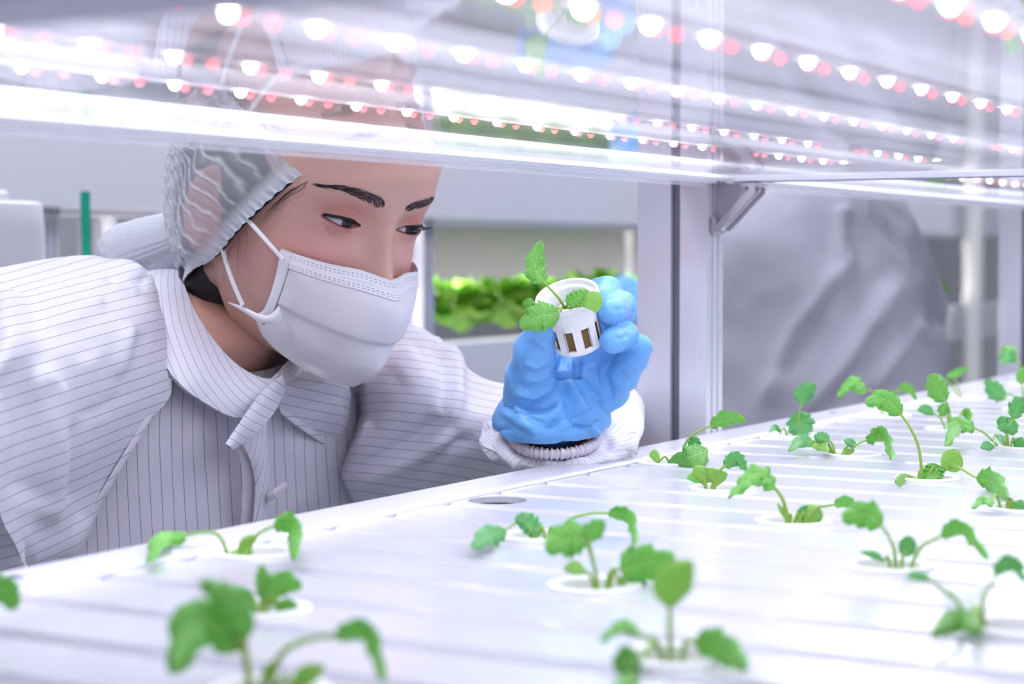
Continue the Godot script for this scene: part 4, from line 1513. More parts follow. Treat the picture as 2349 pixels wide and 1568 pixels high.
func worker_materials() -> void:
	var sk := mat("skin", Color.WHITE, 0.5)
	sk.vertex_color_use_as_albedo = true
	sk.subsurf_scatter_enabled = true; sk.subsurf_scatter_strength = 0.12
	sk.normal_enabled = true
	sk.normal_texture = noise_tex(0.12, 3, 256, true, 2.0, 21)
	sk.normal_scale = 0.18
	sk.uv1_triplanar = true; sk.uv1_scale = Vector3(40, 40, 40)
	var st := mat("striped_cloth", Color.WHITE, 0.85)
	st.albedo_texture = stripe_image()
	st.rim_enabled = true; st.rim = 0.25
	st.backlight_enabled = true; st.backlight = Color(0.12, 0.12, 0.14)
	mat("plain_cloth", rgb8(232, 226, 236), 0.9)
	var net := mat("net_cloth", Color(0.93, 0.94, 0.97, 1.0), 0.9)
	net.transparency = BaseMaterial3D.TRANSPARENCY_ALPHA
	net.vertex_color_use_as_albedo = true
	net.normal_enabled = true
	net.normal_texture = noise_tex(0.2, 4, 256, true, 6.0, 9)
	net.normal_scale = 0.5
	net.uv1_scale = Vector3(1, 1, 1)
	net.backlight_enabled = true; net.backlight = Color(0.35, 0.35, 0.36)
	mat("hair_dark", rgb8(30, 24, 27), 0.45)
	var mc := mat("mask_cloth", rgb8(246, 243, 248), 0.92)
	mc.backlight_enabled = true; mc.backlight = Color(0.35, 0.33, 0.34)
	mc.normal_enabled = true
	mc.normal_texture = noise_tex(0.25, 3, 128, true, 5.0, 8)
	mc.normal_scale = 0.25
	mat("mask_hem", rgb8(247, 245, 250), 0.9)
	mat("mask_bright", rgb8(246, 245, 250), 0.85)
	mat("mask_stitch", rgb8(178, 172, 186), 0.9)
	var ew := mat("eye_wet", Color.WHITE, 0.08)
	ew.vertex_color_use_as_albedo = true
	mat("lash", rgb8(22, 17, 20), 0.5)
	mat("lid_line", rgb8(150, 88, 84), 0.35)
	mat("brow", rgb8(46, 34, 36), 0.6)
	var gl := mat("nitrile", rgb8(108, 172, 236), 0.42)
	gl.subsurf_scatter_enabled = true; gl.subsurf_scatter_strength = 0.06
	gl.normal_enabled = true
	gl.normal_texture = noise_tex(0.05, 4, 256, true, 5.0, 14)
	gl.normal_scale = 0.2
	gl.uv1_triplanar = true; gl.uv1_scale = Vector3(16, 16, 16)
	mat("trousers", rgb8(206, 206, 222), 0.9)
	mat("shoe_white", rgb8(230, 230, 232), 0.6)

# raise (or press in) a surface along lines drawn on it as the viewer sees them
func crease(mb: MB, folds: Array) -> void:
	var m := mb.v.size()
	var n := PackedVector3Array()
	n.resize(m)
	for k in range(0, mb.ix.size(), 3):
		var a := mb.v[mb.ix[k]]
		var fv := (mb.v[mb.ix[k + 2]] - a).cross(mb.v[mb.ix[k + 1]] - a)
		n[mb.ix[k]] += fv; n[mb.ix[k + 1]] += fv; n[mb.ix[k + 2]] += fv
	var eye := Vector3(0, CAM_Y, 0)
	for k in m:
		var nn := n[k].normalized()
		var look := (eye - mb.v[k]).normalized()
		if nn.dot(look) < 0.0: nn = -nn
		var px := pixel_of(mb.v[k])
		var move := 0.0
		for f in folds:
			var w: float = f[1]
			var pts: Array = f[0]
			var best := 1e9
			var along := 0.0
			for j in pts.size() - 1:
				var a := Vector2(pts[j][0], pts[j][1])
				var b := Vector2(pts[j + 1][0], pts[j + 1][1])
				var t := clampf((px - a).dot(b - a) / (b - a).length_squared(), 0.0, 1.0)
				var d := px.distance_to(a.lerp(b, t))
				if d < best:
					best = d; along = (j + t) / (pts.size() - 1)
			if best < w * 3.2:
				move += f[2] * gauss(best, w) * sm(0.0, 0.18, along) * (1.0 - sm(0.82, 1.0, along))
		mb.v[k] += nn * move

func ruffle(mb: MB, amp: float, freq: float, seed_: int, stretch := Vector3.ONE) -> void:
	var fn := FastNoiseLite.new()
	fn.seed = seed_; fn.frequency = freq; fn.fractal_octaves = 3
	for k in mb.v.size():
		var q := mb.v[k] * stretch
		mb.v[k] += Vector3(fn.get_noise_3dv(q), fn.get_noise_3dv(q + Vector3(31, 0, 0)), fn.get_noise_3dv(q + Vector3(0, 57, 0))) * amp

# crisp creases of thin rubber: sharp ridges along the zero lines of a noise
func wrinkle(mb: MB, amp: float, freq: float, seed_: int) -> void:
	var fn := FastNoiseLite.new()
	fn.seed = seed_; fn.frequency = freq; fn.fractal_octaves = 2
	var m := mb.v.size()
	var n := PackedVector3Array()
	n.resize(m)
	for k in range(0, mb.ix.size(), 3):
		var a := mb.v[mb.ix[k]]
		var fv := (mb.v[mb.ix[k + 2]] - a).cross(mb.v[mb.ix[k + 1]] - a)
		n[mb.ix[k]] += fv; n[mb.ix[k + 1]] += fv; n[mb.ix[k + 2]] += fv
	for k in m:
		var q := mb.v[k] * Vector3(1.0, 1.7, 1.0)
		var f := 1.0 - minf(absf(fn.get_noise_3dv(q)) * 3.0, 1.0)
		mb.v[k] += n[k].normalized() * amp * (f * f - 0.35)

# stripe coordinate of every vertex: metres along dir over the 8 mm pitch
func stripe_uv(mb: MB, dir: Vector3, along: Vector3, pitch := 0.0079) -> void:
	for k in mb.v.size():
		mb.uv[k] = Vector2(mb.v[k].dot(dir) / pitch, mb.v[k].dot(along) / pitch)

func SP(s: float, p: float, y: float) -> Vector3:
	return W(s, p, y)

func ringpts(list: Array) -> Array:
	var o := []
	for q in list:
		o.append(q if q is Vector3 else B(q[0], q[1], q[2]))
	return o

func lean_ring(s: float, p: float, y: float, a: float, b: float, deg: float, n := 16) -> Array:
	var th := deg_to_rad(deg)
	var front := -PDIR * cos(th) - Vector3.UP * sin(th)
	var rear := -PDIR * 0.9 - Vector3.UP * sin(th) * 0.25
	var o := []
	for k in n:
		var f := TAU * k / n
		var cx := cos(f)
		var sx := sin(f)
		o.append(W(s, p, y) - SDIR * a * signf(cx) * pow(absf(cx), 0.72) + (front if sx > 0.0 else rear) * b * signf(sx) * pow(absf(sx), 0.72))
	return o

func strip(upper: Array, lower: Array, n: int, m: int, bulge: float) -> MB:
	var mb := MB.new()
	var rows := []
	for j in m:
		var t := float(j) / (m - 1)
		var row := PackedVector3Array()
		for k in n:
			var u := float(k) / (n - 1)
			var a := spline(upper, u)
			var b := spline(lower, u)
			var p := a.lerp(b, t)
			row.append(p + (Vector3(0, CAM_Y, 0) - p).normalized() * bulge * sin(PI * t))
		rows.append(row)
	mb.grid(rows)
	return mb

# thin cloth gets a back a little behind its front
func thicken(mb: MB, d: float) -> void:
	var n := PackedVector3Array()
	n.resize(mb.v.size())
	for k in range(0, mb.ix.size(), 3):
		var a := mb.v[mb.ix[k]]
		var fv := (mb.v[mb.ix[k + 2]] - a).cross(mb.v[mb.ix[k + 1]] - a)
		n[mb.ix[k]] += fv; n[mb.ix[k + 1]] += fv; n[mb.ix[k + 2]] += fv
	var m := mb.v.size()
	var ni := mb.ix.size()
	for k in m:
		mb.vert(mb.v[k] - n[k].normalized() * d, mb.uv[k], mb.c[k])
	for k in range(0, ni, 3):
		mb.tri(m + mb.ix[k], m + mb.ix[k + 2], m + mb.ix[k + 1])

func build_worker() -> void:
	worker_materials()
	wbase = W(1.12, 1.06, 0.0)
	var w := thing("person", "person in a striped white coat, hair net, face mask and blue glove inspecting a seedling", "person", wbase)
	# ---------------- head
	var hb := cam_basis * Basis(Vector3.UP, deg_to_rad(46.0)) * Basis(Vector3.RIGHT, deg_to_rad(21.0)) * Basis(Vector3.BACK, deg_to_rad(-2.0))
	head_t = Transform3D(hb, Vector3(0, CAM_Y, 0) + cam_basis * Vector3(-0.1517, 0.0930, -1.405))
	var tint := rgb8(220, 170, 152).srgb_to_linear()
	var body := build_head_mesh()
	body.append(ear_mesh(-1.0))
	body.append(ear_mesh(1.0))
	moved(body, head_t)
	# neck, torso and arms under the clothes, one skin
	var nx := head_t.basis.x
	var nz := head_t.basis.z
	var ny := head_t.basis.y
	tube_loft(body, [
		ellipse_ring(head_t * Vector3(0, -0.020, -0.026), nx * 0.050, nz * 0.052),
		ellipse_ring(head_t * Vector3(0, -0.062, -0.020), nx * 0.0505, nz * 0.052),
		ellipse_ring(W(1.118, 0.905, 1.205), -SDIR * 0.056, (-PDIR * 0.8 - Vector3.UP * 0.6) * 0.056),
		ellipse_ring(W(1.112, 0.925, 1.165), -SDIR * 0.068, (-PDIR * 0.8 - Vector3.UP * 0.6) * 0.062),
		ellipse_ring(W(1.11, 0.955, 1.13), -SDIR * 0.11, (-PDIR * 0.8 - Vector3.UP * 0.6) * 0.075),
		ellipse_ring(W(1.11, 1.00, 1.05), -SDIR * 0.14, (-PDIR * 0.85 - Vector3.UP * 0.5) * 0.085),
		ellipse_ring(W(1.11, 1.03, 0.93), -SDIR * 0.14, (-PDIR * 0.9 - Vector3.UP * 0.4) * 0.085),
		ellipse_ring(W(1.11, 1.05, 0.80), -SDIR * 0.15, -PDIR * 0.09)], 24, 40, tint)
	tube_loft(body, [
		ellipse_ring(W(1.22, 1.00, 1.13), Vector3.UP * 0.04, PDIR * 0.04),
		ellipse_ring(W(1.34, 0.87, 1.105), Vector3.UP * 0.03, PDIR * 0.03),
		ellipse_ring(W(1.42, 0.770, 1.100), Vector3.UP * 0.030, PDIR * 0.030),
		ellipse_ring(W(1.39, 0.725, 1.105), Vector3.UP * 0.030, PDIR * 0.030),
		ellipse_ring(W(1.30, 0.675, 1.112), Vector3.UP * 0.028, PDIR * 0.030),
		ellipse_ring(P(1266, 1014, 1.326), cam_basis * Vector3(0.0265, 0, 0), cam_basis * Vector3(0, 0.007, 0.020)),
		ellipse_ring(P(1268, 960, 1.325), cam_basis * Vector3(0.028, 0, 0), cam_basis * Vector3(0, 0.002, 0.018))], 20, 50, tint)
	tube_loft(body, [
		ellipse_ring(W(1.00, 1.00, 1.14), Vector3.UP * 0.045, PDIR * 0.045),
		ellipse_ring(W(0.90, 0.95, 1.08), SDIR * 0.04, PDIR * 0.04),
		ellipse_ring(W(0.87, 0.90, 0.90), SDIR * 0.036, PDIR * 0.036),
		ellipse_ring(W(0.88, 0.86, 0.70), SDIR * 0.026, PDIR * 0.026),
		ellipse_ring(W(0.89, 0.84, 0.58), SDIR * 0.022, PDIR * 0.038),
		ellipse_ring(W(0.89, 0.83, 0.52), SDIR * 0.008, PDIR * 0.02)], 18, 40, tint)
	add_mesh("body", body, M.skin, w)
	build_eyes(w)
	# ---------------- hair and net
	var hair_edge := []
	for q in net_edge(): hair_edge.append(q + (q - Vector3(0, 0, -0.12)).normalized() * 0.002)
	var hair := build_cap(hair_edge, 80, 24, 0.0008, false, false)
	var fr := RandomNumberGenerator.new()
	fr.seed = 19
	# wisps that escape at the temple, before the ear and at the nape
	for k in 72:
		var t := fr.randf()
		var q: Vector3
		var e: Vector3
		if k < 44:
			var line := [Vector3(-0.0515, 0.0520, 0.0625), Vector3(-0.0580, 0.0420, 0.0565), Vector3(-0.0645, 0.0260, 0.0485), Vector3(-0.0710, 0.0090, 0.0400), Vector3(-0.0725, -0.0060, 0.0310)]
			var t1 := 0.26 + t * 0.4
			var away := Vector3(0.55, -0.35, 0.5) * fr.randf() * fr.randf() * 0.009
			var arc := []
			for g in 6:
				var f := g / 5.0
				arc.append(on_skin(spline(line, t1 + f * (0.18 + 0.16 * fr.randf())) + away * sin(PI * f * 0.9)))
			hair.append(tube(resample(arc, 12), [0.00006, 0.00007, 0.00002], 3, false))
			continue
		elif k < 56:
			q = spline([Vector3(-0.0745, -0.006, 0.030), Vector3(-0.0740, -0.030, 0.014)], t)
			e = q + Vector3(0.004, -0.012 - fr.randf() * 0.02, 0.006 - fr.randf() * 0.012)
		else:
			q = spline([Vector3(-0.0640, -0.050, -0.018), Vector3(-0.0540, -0.066, -0.050)], t)
			e = q + Vector3(0.004 + fr.randf() * 0.01, -0.022 - fr.randf() * 0.024, 0.008 - fr.randf() * 0.004)
		var m := (q + e) / 2 + Vector3(fr.randf_range(-0.006, 0.003), fr.randf_range(-0.004, 0.003), 0.002)
		for v in 2:
			if v == 0: m = on_skin(m)
			else: e = on_skin(e)
		hair.append(tube(resample([q, m, e], 7), [0.00008, 0.00007, 0.00002], 3, false))
	# the dark nape below the net
	var nape := MB.new()
	tube_loft(nape, [
		ellipse_ring(Vector3(-0.004, -0.050, -0.050), Vector3(0.054, 0, 0), Vector3(0, 0, 0.036)),
		ellipse_ring(Vector3(-0.004, -0.076, -0.046), Vector3(0.0515, 0, 0), Vector3(0, 0, 0.034)),
		ellipse_ring(Vector3(-0.004, -0.100, -0.044), Vector3(0.047, 0, 0), Vector3(0, 0, 0.030))], 24, 12, Color.WHITE)
	hair.append(nape)
	add_mesh("hair", moved(hair, head_t), M.hair_dark, w)
	var net := build_cap(net_edge(), 620, 84, -0.0030, true, true)
	var no := add_mesh("hair_net", moved(net, head_t), M.net_cloth, w)
	no.set_meta("label", "white see-through pleated hair net")
	build_mask(w)
	build_coat(w)
	build_glove(w)
	build_legs(w)

func on_skin(q: Vector3) -> Vector3:
	if q.z > 0.0 and absf(q.x) < 0.066:
		var z := face_z(q.x, clampf(q.y, -0.09, 0.12)) + 0.0008
		return Vector3(q.x, q.y, maxf(q.z, z))
	return q

func build_coat(w: Node3D) -> void:
	var coat := Node3D.new()
	coat.name = "coat"
	w.add_child(coat, true)
	coat.set_meta("label", "white clean-room coat with thin dark stripes")
	# torso, leaning over the tray
	var torso := MB.new()
	torso.grid(loft([
		lean_ring(1.11, 1.06, 0.62, 0.205, 0.165, 0), lean_ring(1.11, 1.05, 0.80, 0.20, 0.158, 0), lean_ring(1.125, 1.02, 0.96, 0.20, 0.148, 4),
		lean_ring(1.13, 0.997, 1.06, 0.205, 0.135, 8), lean_ring(1.13, 0.957, 1.145, 0.185, 0.112, 14), lean_ring(1.115, 0.925, 1.190, 0.115, 0.085, 25), lean_ring(1.112, 0.92, 1.200, 0.085, 0.070, 30)], 120, 90), true)
	crease(torso, [[[[470, 930], [455, 1000], [470, 1100]], 14, 0.003], [[[420, 930], [400, 1050], [380, 1200]], 16, -0.003], [[[690, 1000], [700, 1080], [690, 1180]], 20, 0.004], [[[640, 960], [650, 1080], [640, 1180]], 12, -0.004], [[[520, 960], [500, 1010], [505, 1100]], 12, -0.003]])
	ruffle(torso, 0.004, 9.0, 4, Vector3(1, 0.5, 1))
	stripe_uv(torso, cam_basis.x, Vector3.UP, 0.0066)
	add_mesh("body_panel", torso, M.striped_cloth, coat)
	# right sleeve, from the slanting seam over the shoulder and down
	var arm_ring := func(s: float, p: float, y: float, r: float) -> Array:
		var o := []
		for a in [-55, -10, 35, 80, 125, 170, -145, -100]:
			var f := deg_to_rad(a)
			o.append(W(s, p, y) - PDIR * cos(f) * r + SDIR * sin(f) * r)
		return o
	var rs := MB.new()
	rs.grid(loft([
		ringpts([[395, 866, 0.857], [326, 988, 0.850], [246, 1124, 0.858], [150, 1290, 0.885], SP(0.985, 1.02, 1.02), SP(1.00, 1.10, 1.12), SP(1.06, 1.07, 1.225), [318, 618, 0.955]]),
		ringpts([[345, 760, 0.862], [262, 960, 0.826], [188, 1128, 0.836], [132, 1292, 0.872], SP(0.955, 1.01, 1.02), SP(0.97, 1.10, 1.12), SP(1.03, 1.08, 1.222), [268, 585, 0.975]]),
		ringpts([[255, 740, 0.850], [160, 935, 0.806], [120, 1128, 0.812], [110, 1295, 0.862], SP(0.93, 1.0, 1.02), SP(0.945, 1.09, 1.12), SP(0.99, 1.08, 1.216), [170, 618, 0.985]]),
		ringpts([[110, 760, 0.838], [60, 955, 0.796], [50, 1150, 0.800], [70, 1302, 0.850], SP(0.89, 0.98, 1.02), SP(0.90, 1.05, 1.10), SP(0.94, 1.05, 1.195), [40, 668, 0.975]]),
		ringpts([[-30, 850, 0.830], [-40, 1000, 0.790], [0, 1180, 0.790], [40, 1312, 0.838], SP(0.865, 0.96, 1.0), SP(0.85, 1.0, 1.06), SP(0.86, 1.0, 1.15), [-80, 740, 0.945]]),
		arm_ring.call(0.872, 0.905, 0.98, 0.066), arm_ring.call(0.872, 0.89, 0.84, 0.058), arm_ring.call(0.88, 0.862, 0.69, 0.048), arm_ring.call(0.885, 0.855, 0.66, 0.034)], 150, 120), true)
	crease(rs, [
		[[[20, 830], [62, 900], [72, 1000], [66, 1100], [56, 1170]], 28, -0.009],
		[[[60, 830], [112, 900], [128, 1040], [114, 1150], [106, 1220]], 20, 0.008],
		[[[300, 745], [285, 800], [268, 870]], 13, 0.0045], [[[322, 760], [306, 840], [282, 900]], 12, -0.004],
		[[[190, 800], [215, 900], [225, 1000]], 14, 0.003], [[[160, 960], [165, 1060], [150, 1160]], 13, -0.005], [[[250, 690], [180, 720], [90, 760]], 14, 0.004], [[[330, 880], [250, 930], [170, 960]], 12, -0.003], [[[200, 1180], [170, 1240], [150, 1290]], 10, 0.004],
		[[[350, 640], [300, 650], [240, 632]], 9, -0.005], [[[330, 662], [280, 668], [215, 655]], 8, 0.003]])
	ruffle(rs, 0.004, 8.0, 9)
	stripe_uv(rs, (cam_basis * Vector3(-0.30, 0.95, 0.05)).normalized(), SDIR, 0.0068)
	add_mesh("sleeve", rs, M.striped_cloth, coat)
	# the pale taped seam along the front of that sleeve
	var sm1 := strip([B(398, 868, 0.852), B(330, 986, 0.844), B(250, 1122, 0.852), B(152, 1290, 0.880)], [B(384, 866, 0.852), B(316, 984, 0.844), B(236, 1120, 0.852), B(138, 1290, 0.880)], 40, 4, 0.0012)
	stripe_uv(sm1, (cam_basis * Vector3(-0.6, 0.8, 0)).normalized(), SDIR, 0.0068)
	add_mesh("sleeve_seam", sm1, M.striped_cloth, coat)
	# left sleeve up to the elbow
	var ls := MB.new()
	ls.grid(loft([
		ringpts([[648, 878, 0.832], [645, 945, 0.838], [700, 988, 0.848], [770, 1032, 0.866], [785, 1130, 0.90], SP(1.30, 1.02, 1.08), SP(1.28, 1.0, 1.18), [760, 800, 0.90]]),
		ringpts([[720, 868, 0.832], [725, 925, 0.836], [745, 982, 0.846], [772, 1034, 0.862], [785, 1135, 0.90], SP(1.31, 1.01, 1.08), SP(1.29, 0.99, 1.18), [800, 790, 0.895]]),
		ringpts([[790, 858, 0.834], [792, 905, 0.834], [785, 965, 0.840], [774, 1034, 0.860], [788, 1140, 0.895], SP(1.32, 1.0, 1.08), SP(1.30, 0.98, 1.17), [840, 780, 0.888]]),
		ringpts([[812, 856, 0.862], [812, 920, 0.868], [804, 985, 0.872], [778, 1074, 0.878], [796, 1150, 0.900], SP(1.33, 0.99, 1.08), SP(1.32, 0.97, 1.18), [868, 768, 0.880]]),
		ringpts([[900, 800, 0.822], [870, 880, 0.812], [850, 970, 0.816], [806, 1084, 0.834], [838, 1160, 0.870], SP(1.36, 0.95, 1.08), SP(1.37, 0.93, 1.15), [935, 746, 0.850]]),
		ringpts([[1010, 820, 0.782], [985, 890, 0.764], [975, 975, 0.766], [950, 1082, 0.784], [960, 1140, 0.824], SP(1.41, 0.90, 1.07), SP(1.42, 0.88, 1.13), [1012, 790, 0.815]]),
		ringpts([[1115, 905, 0.765], [1100, 950, 0.742], [1090, 1005, 0.740], [1075, 1062, 0.752], [1085, 1096, 0.79], SP(1.46, 0.86, 1.06), SP(1.47, 0.84, 1.11), [1118, 874, 0.795]]),
		ringpts([[1290, 900, 0.765], [1290, 950, 0.742], [1290, 1000, 0.738], [1290, 1045, 0.750], [1310, 1070, 0.79], SP(1.50, 0.84, 1.05), SP(1.51, 0.82, 1.10), [1300, 888, 0.79]]),
		ringpts([[1420, 900, 0.765], [1440, 940, 0.745], [1440, 990, 0.745], [1425, 1020, 0.755], [1430, 1030, 0.78], SP(1.52, 0.80, 1.07), SP(1.52, 0.79, 1.10), [1425, 892, 0.78]]),
		ringpts([[1440, 940, 0.78], [1445, 950, 0.78], [1445, 960, 0.78], [1440, 970, 0.78], [1440, 970, 0.785], SP(1.50, 0.79, 1.09), SP(1.50, 0.79, 1.095), [1440, 940, 0.785]])], 150, 130), true)
	crease(ls, [
		[[[985, 770], [1018, 830], [1020, 900], [1015, 965]], 10, -0.007], [[[1010, 770], [1044, 830], [1046, 920], [1034, 975]], 13, 0.006],
		[[[1030, 950], [950, 1000], [860, 1045], [780, 1080]], 15, -0.010], [[[1050, 985], [960, 1035], [880, 1075], [800, 1105]], 16, 0.007],
		[[[1100, 1000], [1040, 1035], [980, 1075], [930, 1105]], 12, -0.007],
		[[[960, 800], [900, 850], [840, 910]], 20, 0.005], [[[930, 860], [870, 920], [830, 980]], 18, -0.005], [[[985, 850], [930, 920], [850, 985]], 14, 0.003]])
	ruffle(ls, 0.003, 9.0, 15)
	stripe_uv(ls, (cam_basis * Vector3(0.12, 0.99, -0.1)).normalized(), SDIR, 0.0068)
	add_mesh("sleeve", ls, M.striped_cloth, coat)
	var sm2 := strip([B(640, 930, 0.836), B(700, 972, 0.842), B(772, 1018, 0.856)], [B(645, 948, 0.836), B(700, 990, 0.842), B(770, 1036, 0.856)], 24, 4, 0.0012)
	stripe_uv(sm2, (cam_basis * Vector3(0.12, 0.99, 0)).normalized(), SDIR, 0.0068)
	add_mesh("sleeve_seam", sm2, M.striped_cloth, coat)
	# forearm: balloons round the gathered wrist
	var e := func(cx: float, cy: float, z: float, ax: float, by: float, dz: float) -> Array:
		var o := []
		for k in 16:
			var a := TAU * k / 16
			o.append(P(cx + cos(a) * ax, cy + sin(a) * by, z - sin(a) * dz))
		return o
	var fs := MB.new()
	fs.grid(loft([e.call(1272, 1004, 1.338, 92, 34, 0.018), e.call(1272, 1012, 1.330, 108, 40, 0.020), e.call(1276, 1018, 1.330, 148, 60, 0.024), e.call(1284, 1006, 1.352, 178, 76, 0.020), e.call(1326, 978, 1.41, 146, 92, 0.008), e.call(1392, 955, 1.48, 84, 78, 0.0), e.call(1418, 952, 1.57, 56, 62, 0.0), e.call(1420, 955, 1.60, 4, 4, 0.0)], 160, 80), true)
	crease(fs, [[[[1130, 960], [1120, 1010], [1140, 1070]], 9, -0.004], [[[1160, 1000], [1165, 1040], [1190, 1075]], 8, 0.004], [[[1380, 1010], [1420, 1040], [1450, 1030]], 9, -0.004], [[[1230, 1060], [1300, 1068], [1360, 1052]], 8, 0.003], [[[1390, 960], [1430, 985], [1455, 1000]], 9, 0.004], [[[1200, 1050], [1250, 1078], [1330, 1078]], 7, -0.003], [[[1400, 925], [1440, 930], [1462, 950]], 9, -0.003]])
	ruffle(fs, 0.004, 16.0, 23)
	for k in fs.v.size():
		fs.uv[k] = Vector2(fs.uv[k].x * 52.0, fs.uv[k].y * 20.0)
	add_mesh("cuff", fs, M.striped_cloth, coat)
	# gathered elastic: a ring of small puckers
	var el := MB.new()
	var erows := []
	var nring := 300
	for k in nring + 1:
		var a := TAU * k / nring
		var c := P(1272 + cos(a) * 97, 1003 + sin(a) * 38, 1.331 - sin(a) * 0.030)
		var out := (c - P(1272, 1004, 1.345)).normalized()
		var up := (cam_basis * Vector3(0, 0.75, 0.66)).normalized()
		var pk := 0.0028 + 0.0019 * absf(sin(k * TAU * 26.0 / nring)) + 0.0005 * sin(k * 1.7)
		var row := PackedVector3Array()
		for q in 10:
			var b := TAU * q / 10
			row.append(c + out * cos(b) * pk + up * sin(b) * pk * 1.25)
		erows.append(row)
	el.grid(erows, true)
	add_mesh("elastic_cuff", el, M.plain_cloth, coat)
	# stand collar
	var low := [B(560, 800, 0.99), B(420, 640, 1.02), B(318, 622, 0.965), B(332, 752, 0.898), B(396, 868, 0.850), B(470, 927, 0.835), B(545, 958, 0.826), B(612, 930, 0.826), B(690, 880, 0.850), B(700, 800, 0.92)]
	var top := [B(560, 700, 0.96), B(470, 600, 0.985), B(416, 612, 0.938), B(440, 706, 0.896), B(498, 796, 0.862), B(556, 850, 0.843), B(612, 872, 0.832), B(640, 850, 0.835), B(670, 800, 0.85), B(660, 740, 0.90)]
	var cr := []
	for j in 9:
		var t := j / 8.0
		var ring := []
		for k in low.size():
			var p: Vector3 = low[k].lerp(top[k], t)
			ring.append(p + (Vector3(0, CAM_Y, 0) - p).normalized() * 0.005 * sin(PI * t))
		cr.append(resample(ring, 120, true))
	var col := MB.new()
	var cuv := []
	for j in 9:
		var uvr := PackedVector2Array()
		for k in 121:
			uvr.append(Vector2(j / 8.0 * 7.0 + k * 0.13, k / 120.0 * 50.0))
		cuv.append(uvr)
	col.grid(cr, true, false, cuv)
	thicken(col, 0.0018)
	add_mesh("collar", col, M.striped_cloth, coat)
	# the overlapping end of the collar, turned outwards
	var flap := strip([B(645, 862, 0.826), B(606, 892, 0.820), B(560, 952, 0.814), B(521, 1020, 0.818)], [B(652, 886, 0.824), B(630, 936, 0.818), B(590, 985, 0.814), B(532, 1028, 0.818)], 30, 8, 0.004)
	stripe_uv(flap, (cam_basis * Vector3(0.55, 0.8, 0)).normalized(), SDIR, 0.0055)
	thicken(flap, 0.0016)
	add_mesh("collar_flap", flap, M.striped_cloth, coat)
	# front placket and its loop
	var pk1 := strip([B(545, 1005, 0.826), B(566, 1040, 0.829), B(584, 1105, 0.835), B(578, 1215, 0.842)], [B(606, 940, 0.824), B(608, 1020, 0.828), B(616, 1105, 0.834), B(606, 1215, 0.842)], 40, 7, 0.003)
	stripe_uv(pk1, SDIR, Vector3.UP, 0.0058)
	thicken(pk1, 0.0015)
	add_mesh("placket", pk1, M.striped_cloth, coat)
	var pk2 := strip([B(538, 1000, 0.830), B(552, 1060, 0.835), B(556, 1120, 0.841), B(552, 1215, 0.848)], [B(560, 1030, 0.830), B(584, 1080, 0.835), B(588, 1130, 0.840), B(582, 1215, 0.848)], 30, 5, 0.001)
	add_mesh("inner_facing", pk2, M.plain_cloth, coat)
	var lp := strip([B(612, 1130, 0.832), B(632, 1118, 0.826), B(655, 1103, 0.832)], [B(614, 1152, 0.832), B(636, 1140, 0.826), B(660, 1116, 0.832)], 16, 5, 0.003)
	thicken(lp, 0.0015)
	add_mesh("button_loop", lp, M.plain_cloth, coat)

func build_legs(w: Node3D) -> void:
	for sg in [-1.0, 1.0]:
		var leg := MB.new()
		var s0: float = 1.11 + sg * 0.095
		leg.grid(loft([
			ellipse_ring(W(s0, 1.06, 0.86), SDIR * 0.092, PDIR * 0.11), ellipse_ring(W(s0, 1.07, 0.68), SDIR * 0.088, PDIR * 0.098), ellipse_ring(W(s0, 1.05, 0.46), SDIR * 0.068, PDIR * 0.075),
			ellipse_ring(W(s0, 1.065, 0.26), SDIR * 0.062, PDIR * 0.068), ellipse_ring(W(s0, 1.08, 0.08), SDIR * 0.056, PDIR * 0.062)], 28, 40), true)
		add_mesh("trouser_leg", leg, M.trousers, w)
		var shoe := MB.new()
		var rows := []
		for q in [[0.0, 0.048, 0.125], [0.02, 0.050, 0.128], [0.045, 0.046, 0.115], [0.075, 0.040, 0.075], [0.10, 0.036, 0.05]]:
			rows.append(resample(ellipse_ring(W(s0, 1.035 + (0.0 if q[0] < 0.05 else 0.035), q[0]), SDIR * q[1], PDIR * q[2]), 28, true))
		shoe.grid(rows, true)
		shoe.fan(W(s0, 1.035, 0.0), rows[0])
		add_mesh("shoe", shoe, M.shoe_white, w)

# ---------------- gloved hand: tapered bones joined smoothly and meshed as surface nets
var bones := []

func bone(a: Array, b: Array, ra: float, rb: float, k := 0.006) -> void:
	bones.append([P(a[0], a[1], a[2]), P(b[0], b[1], b[2]), ra, rb, k])

func bone_field(p: Vector3, use: Array) -> float:
	var d := 1.0
	for q in use:
		var a: Vector3 = q[0]
		var ab: Vector3 = q[1] - a
		var t := clampf((p - a).dot(ab) / ab.length_squared(), 0.0, 1.0)
		var e: float = p.distance_to(a + ab * t) - lerpf(q[2], q[3], t)
		var k: float = q[4]
		var h := clampf(0.5 + 0.5 * (e - d) / k, 0.0, 1.0)
		d = lerpf(e, d, h) - k * h * (1.0 - h)
	return d

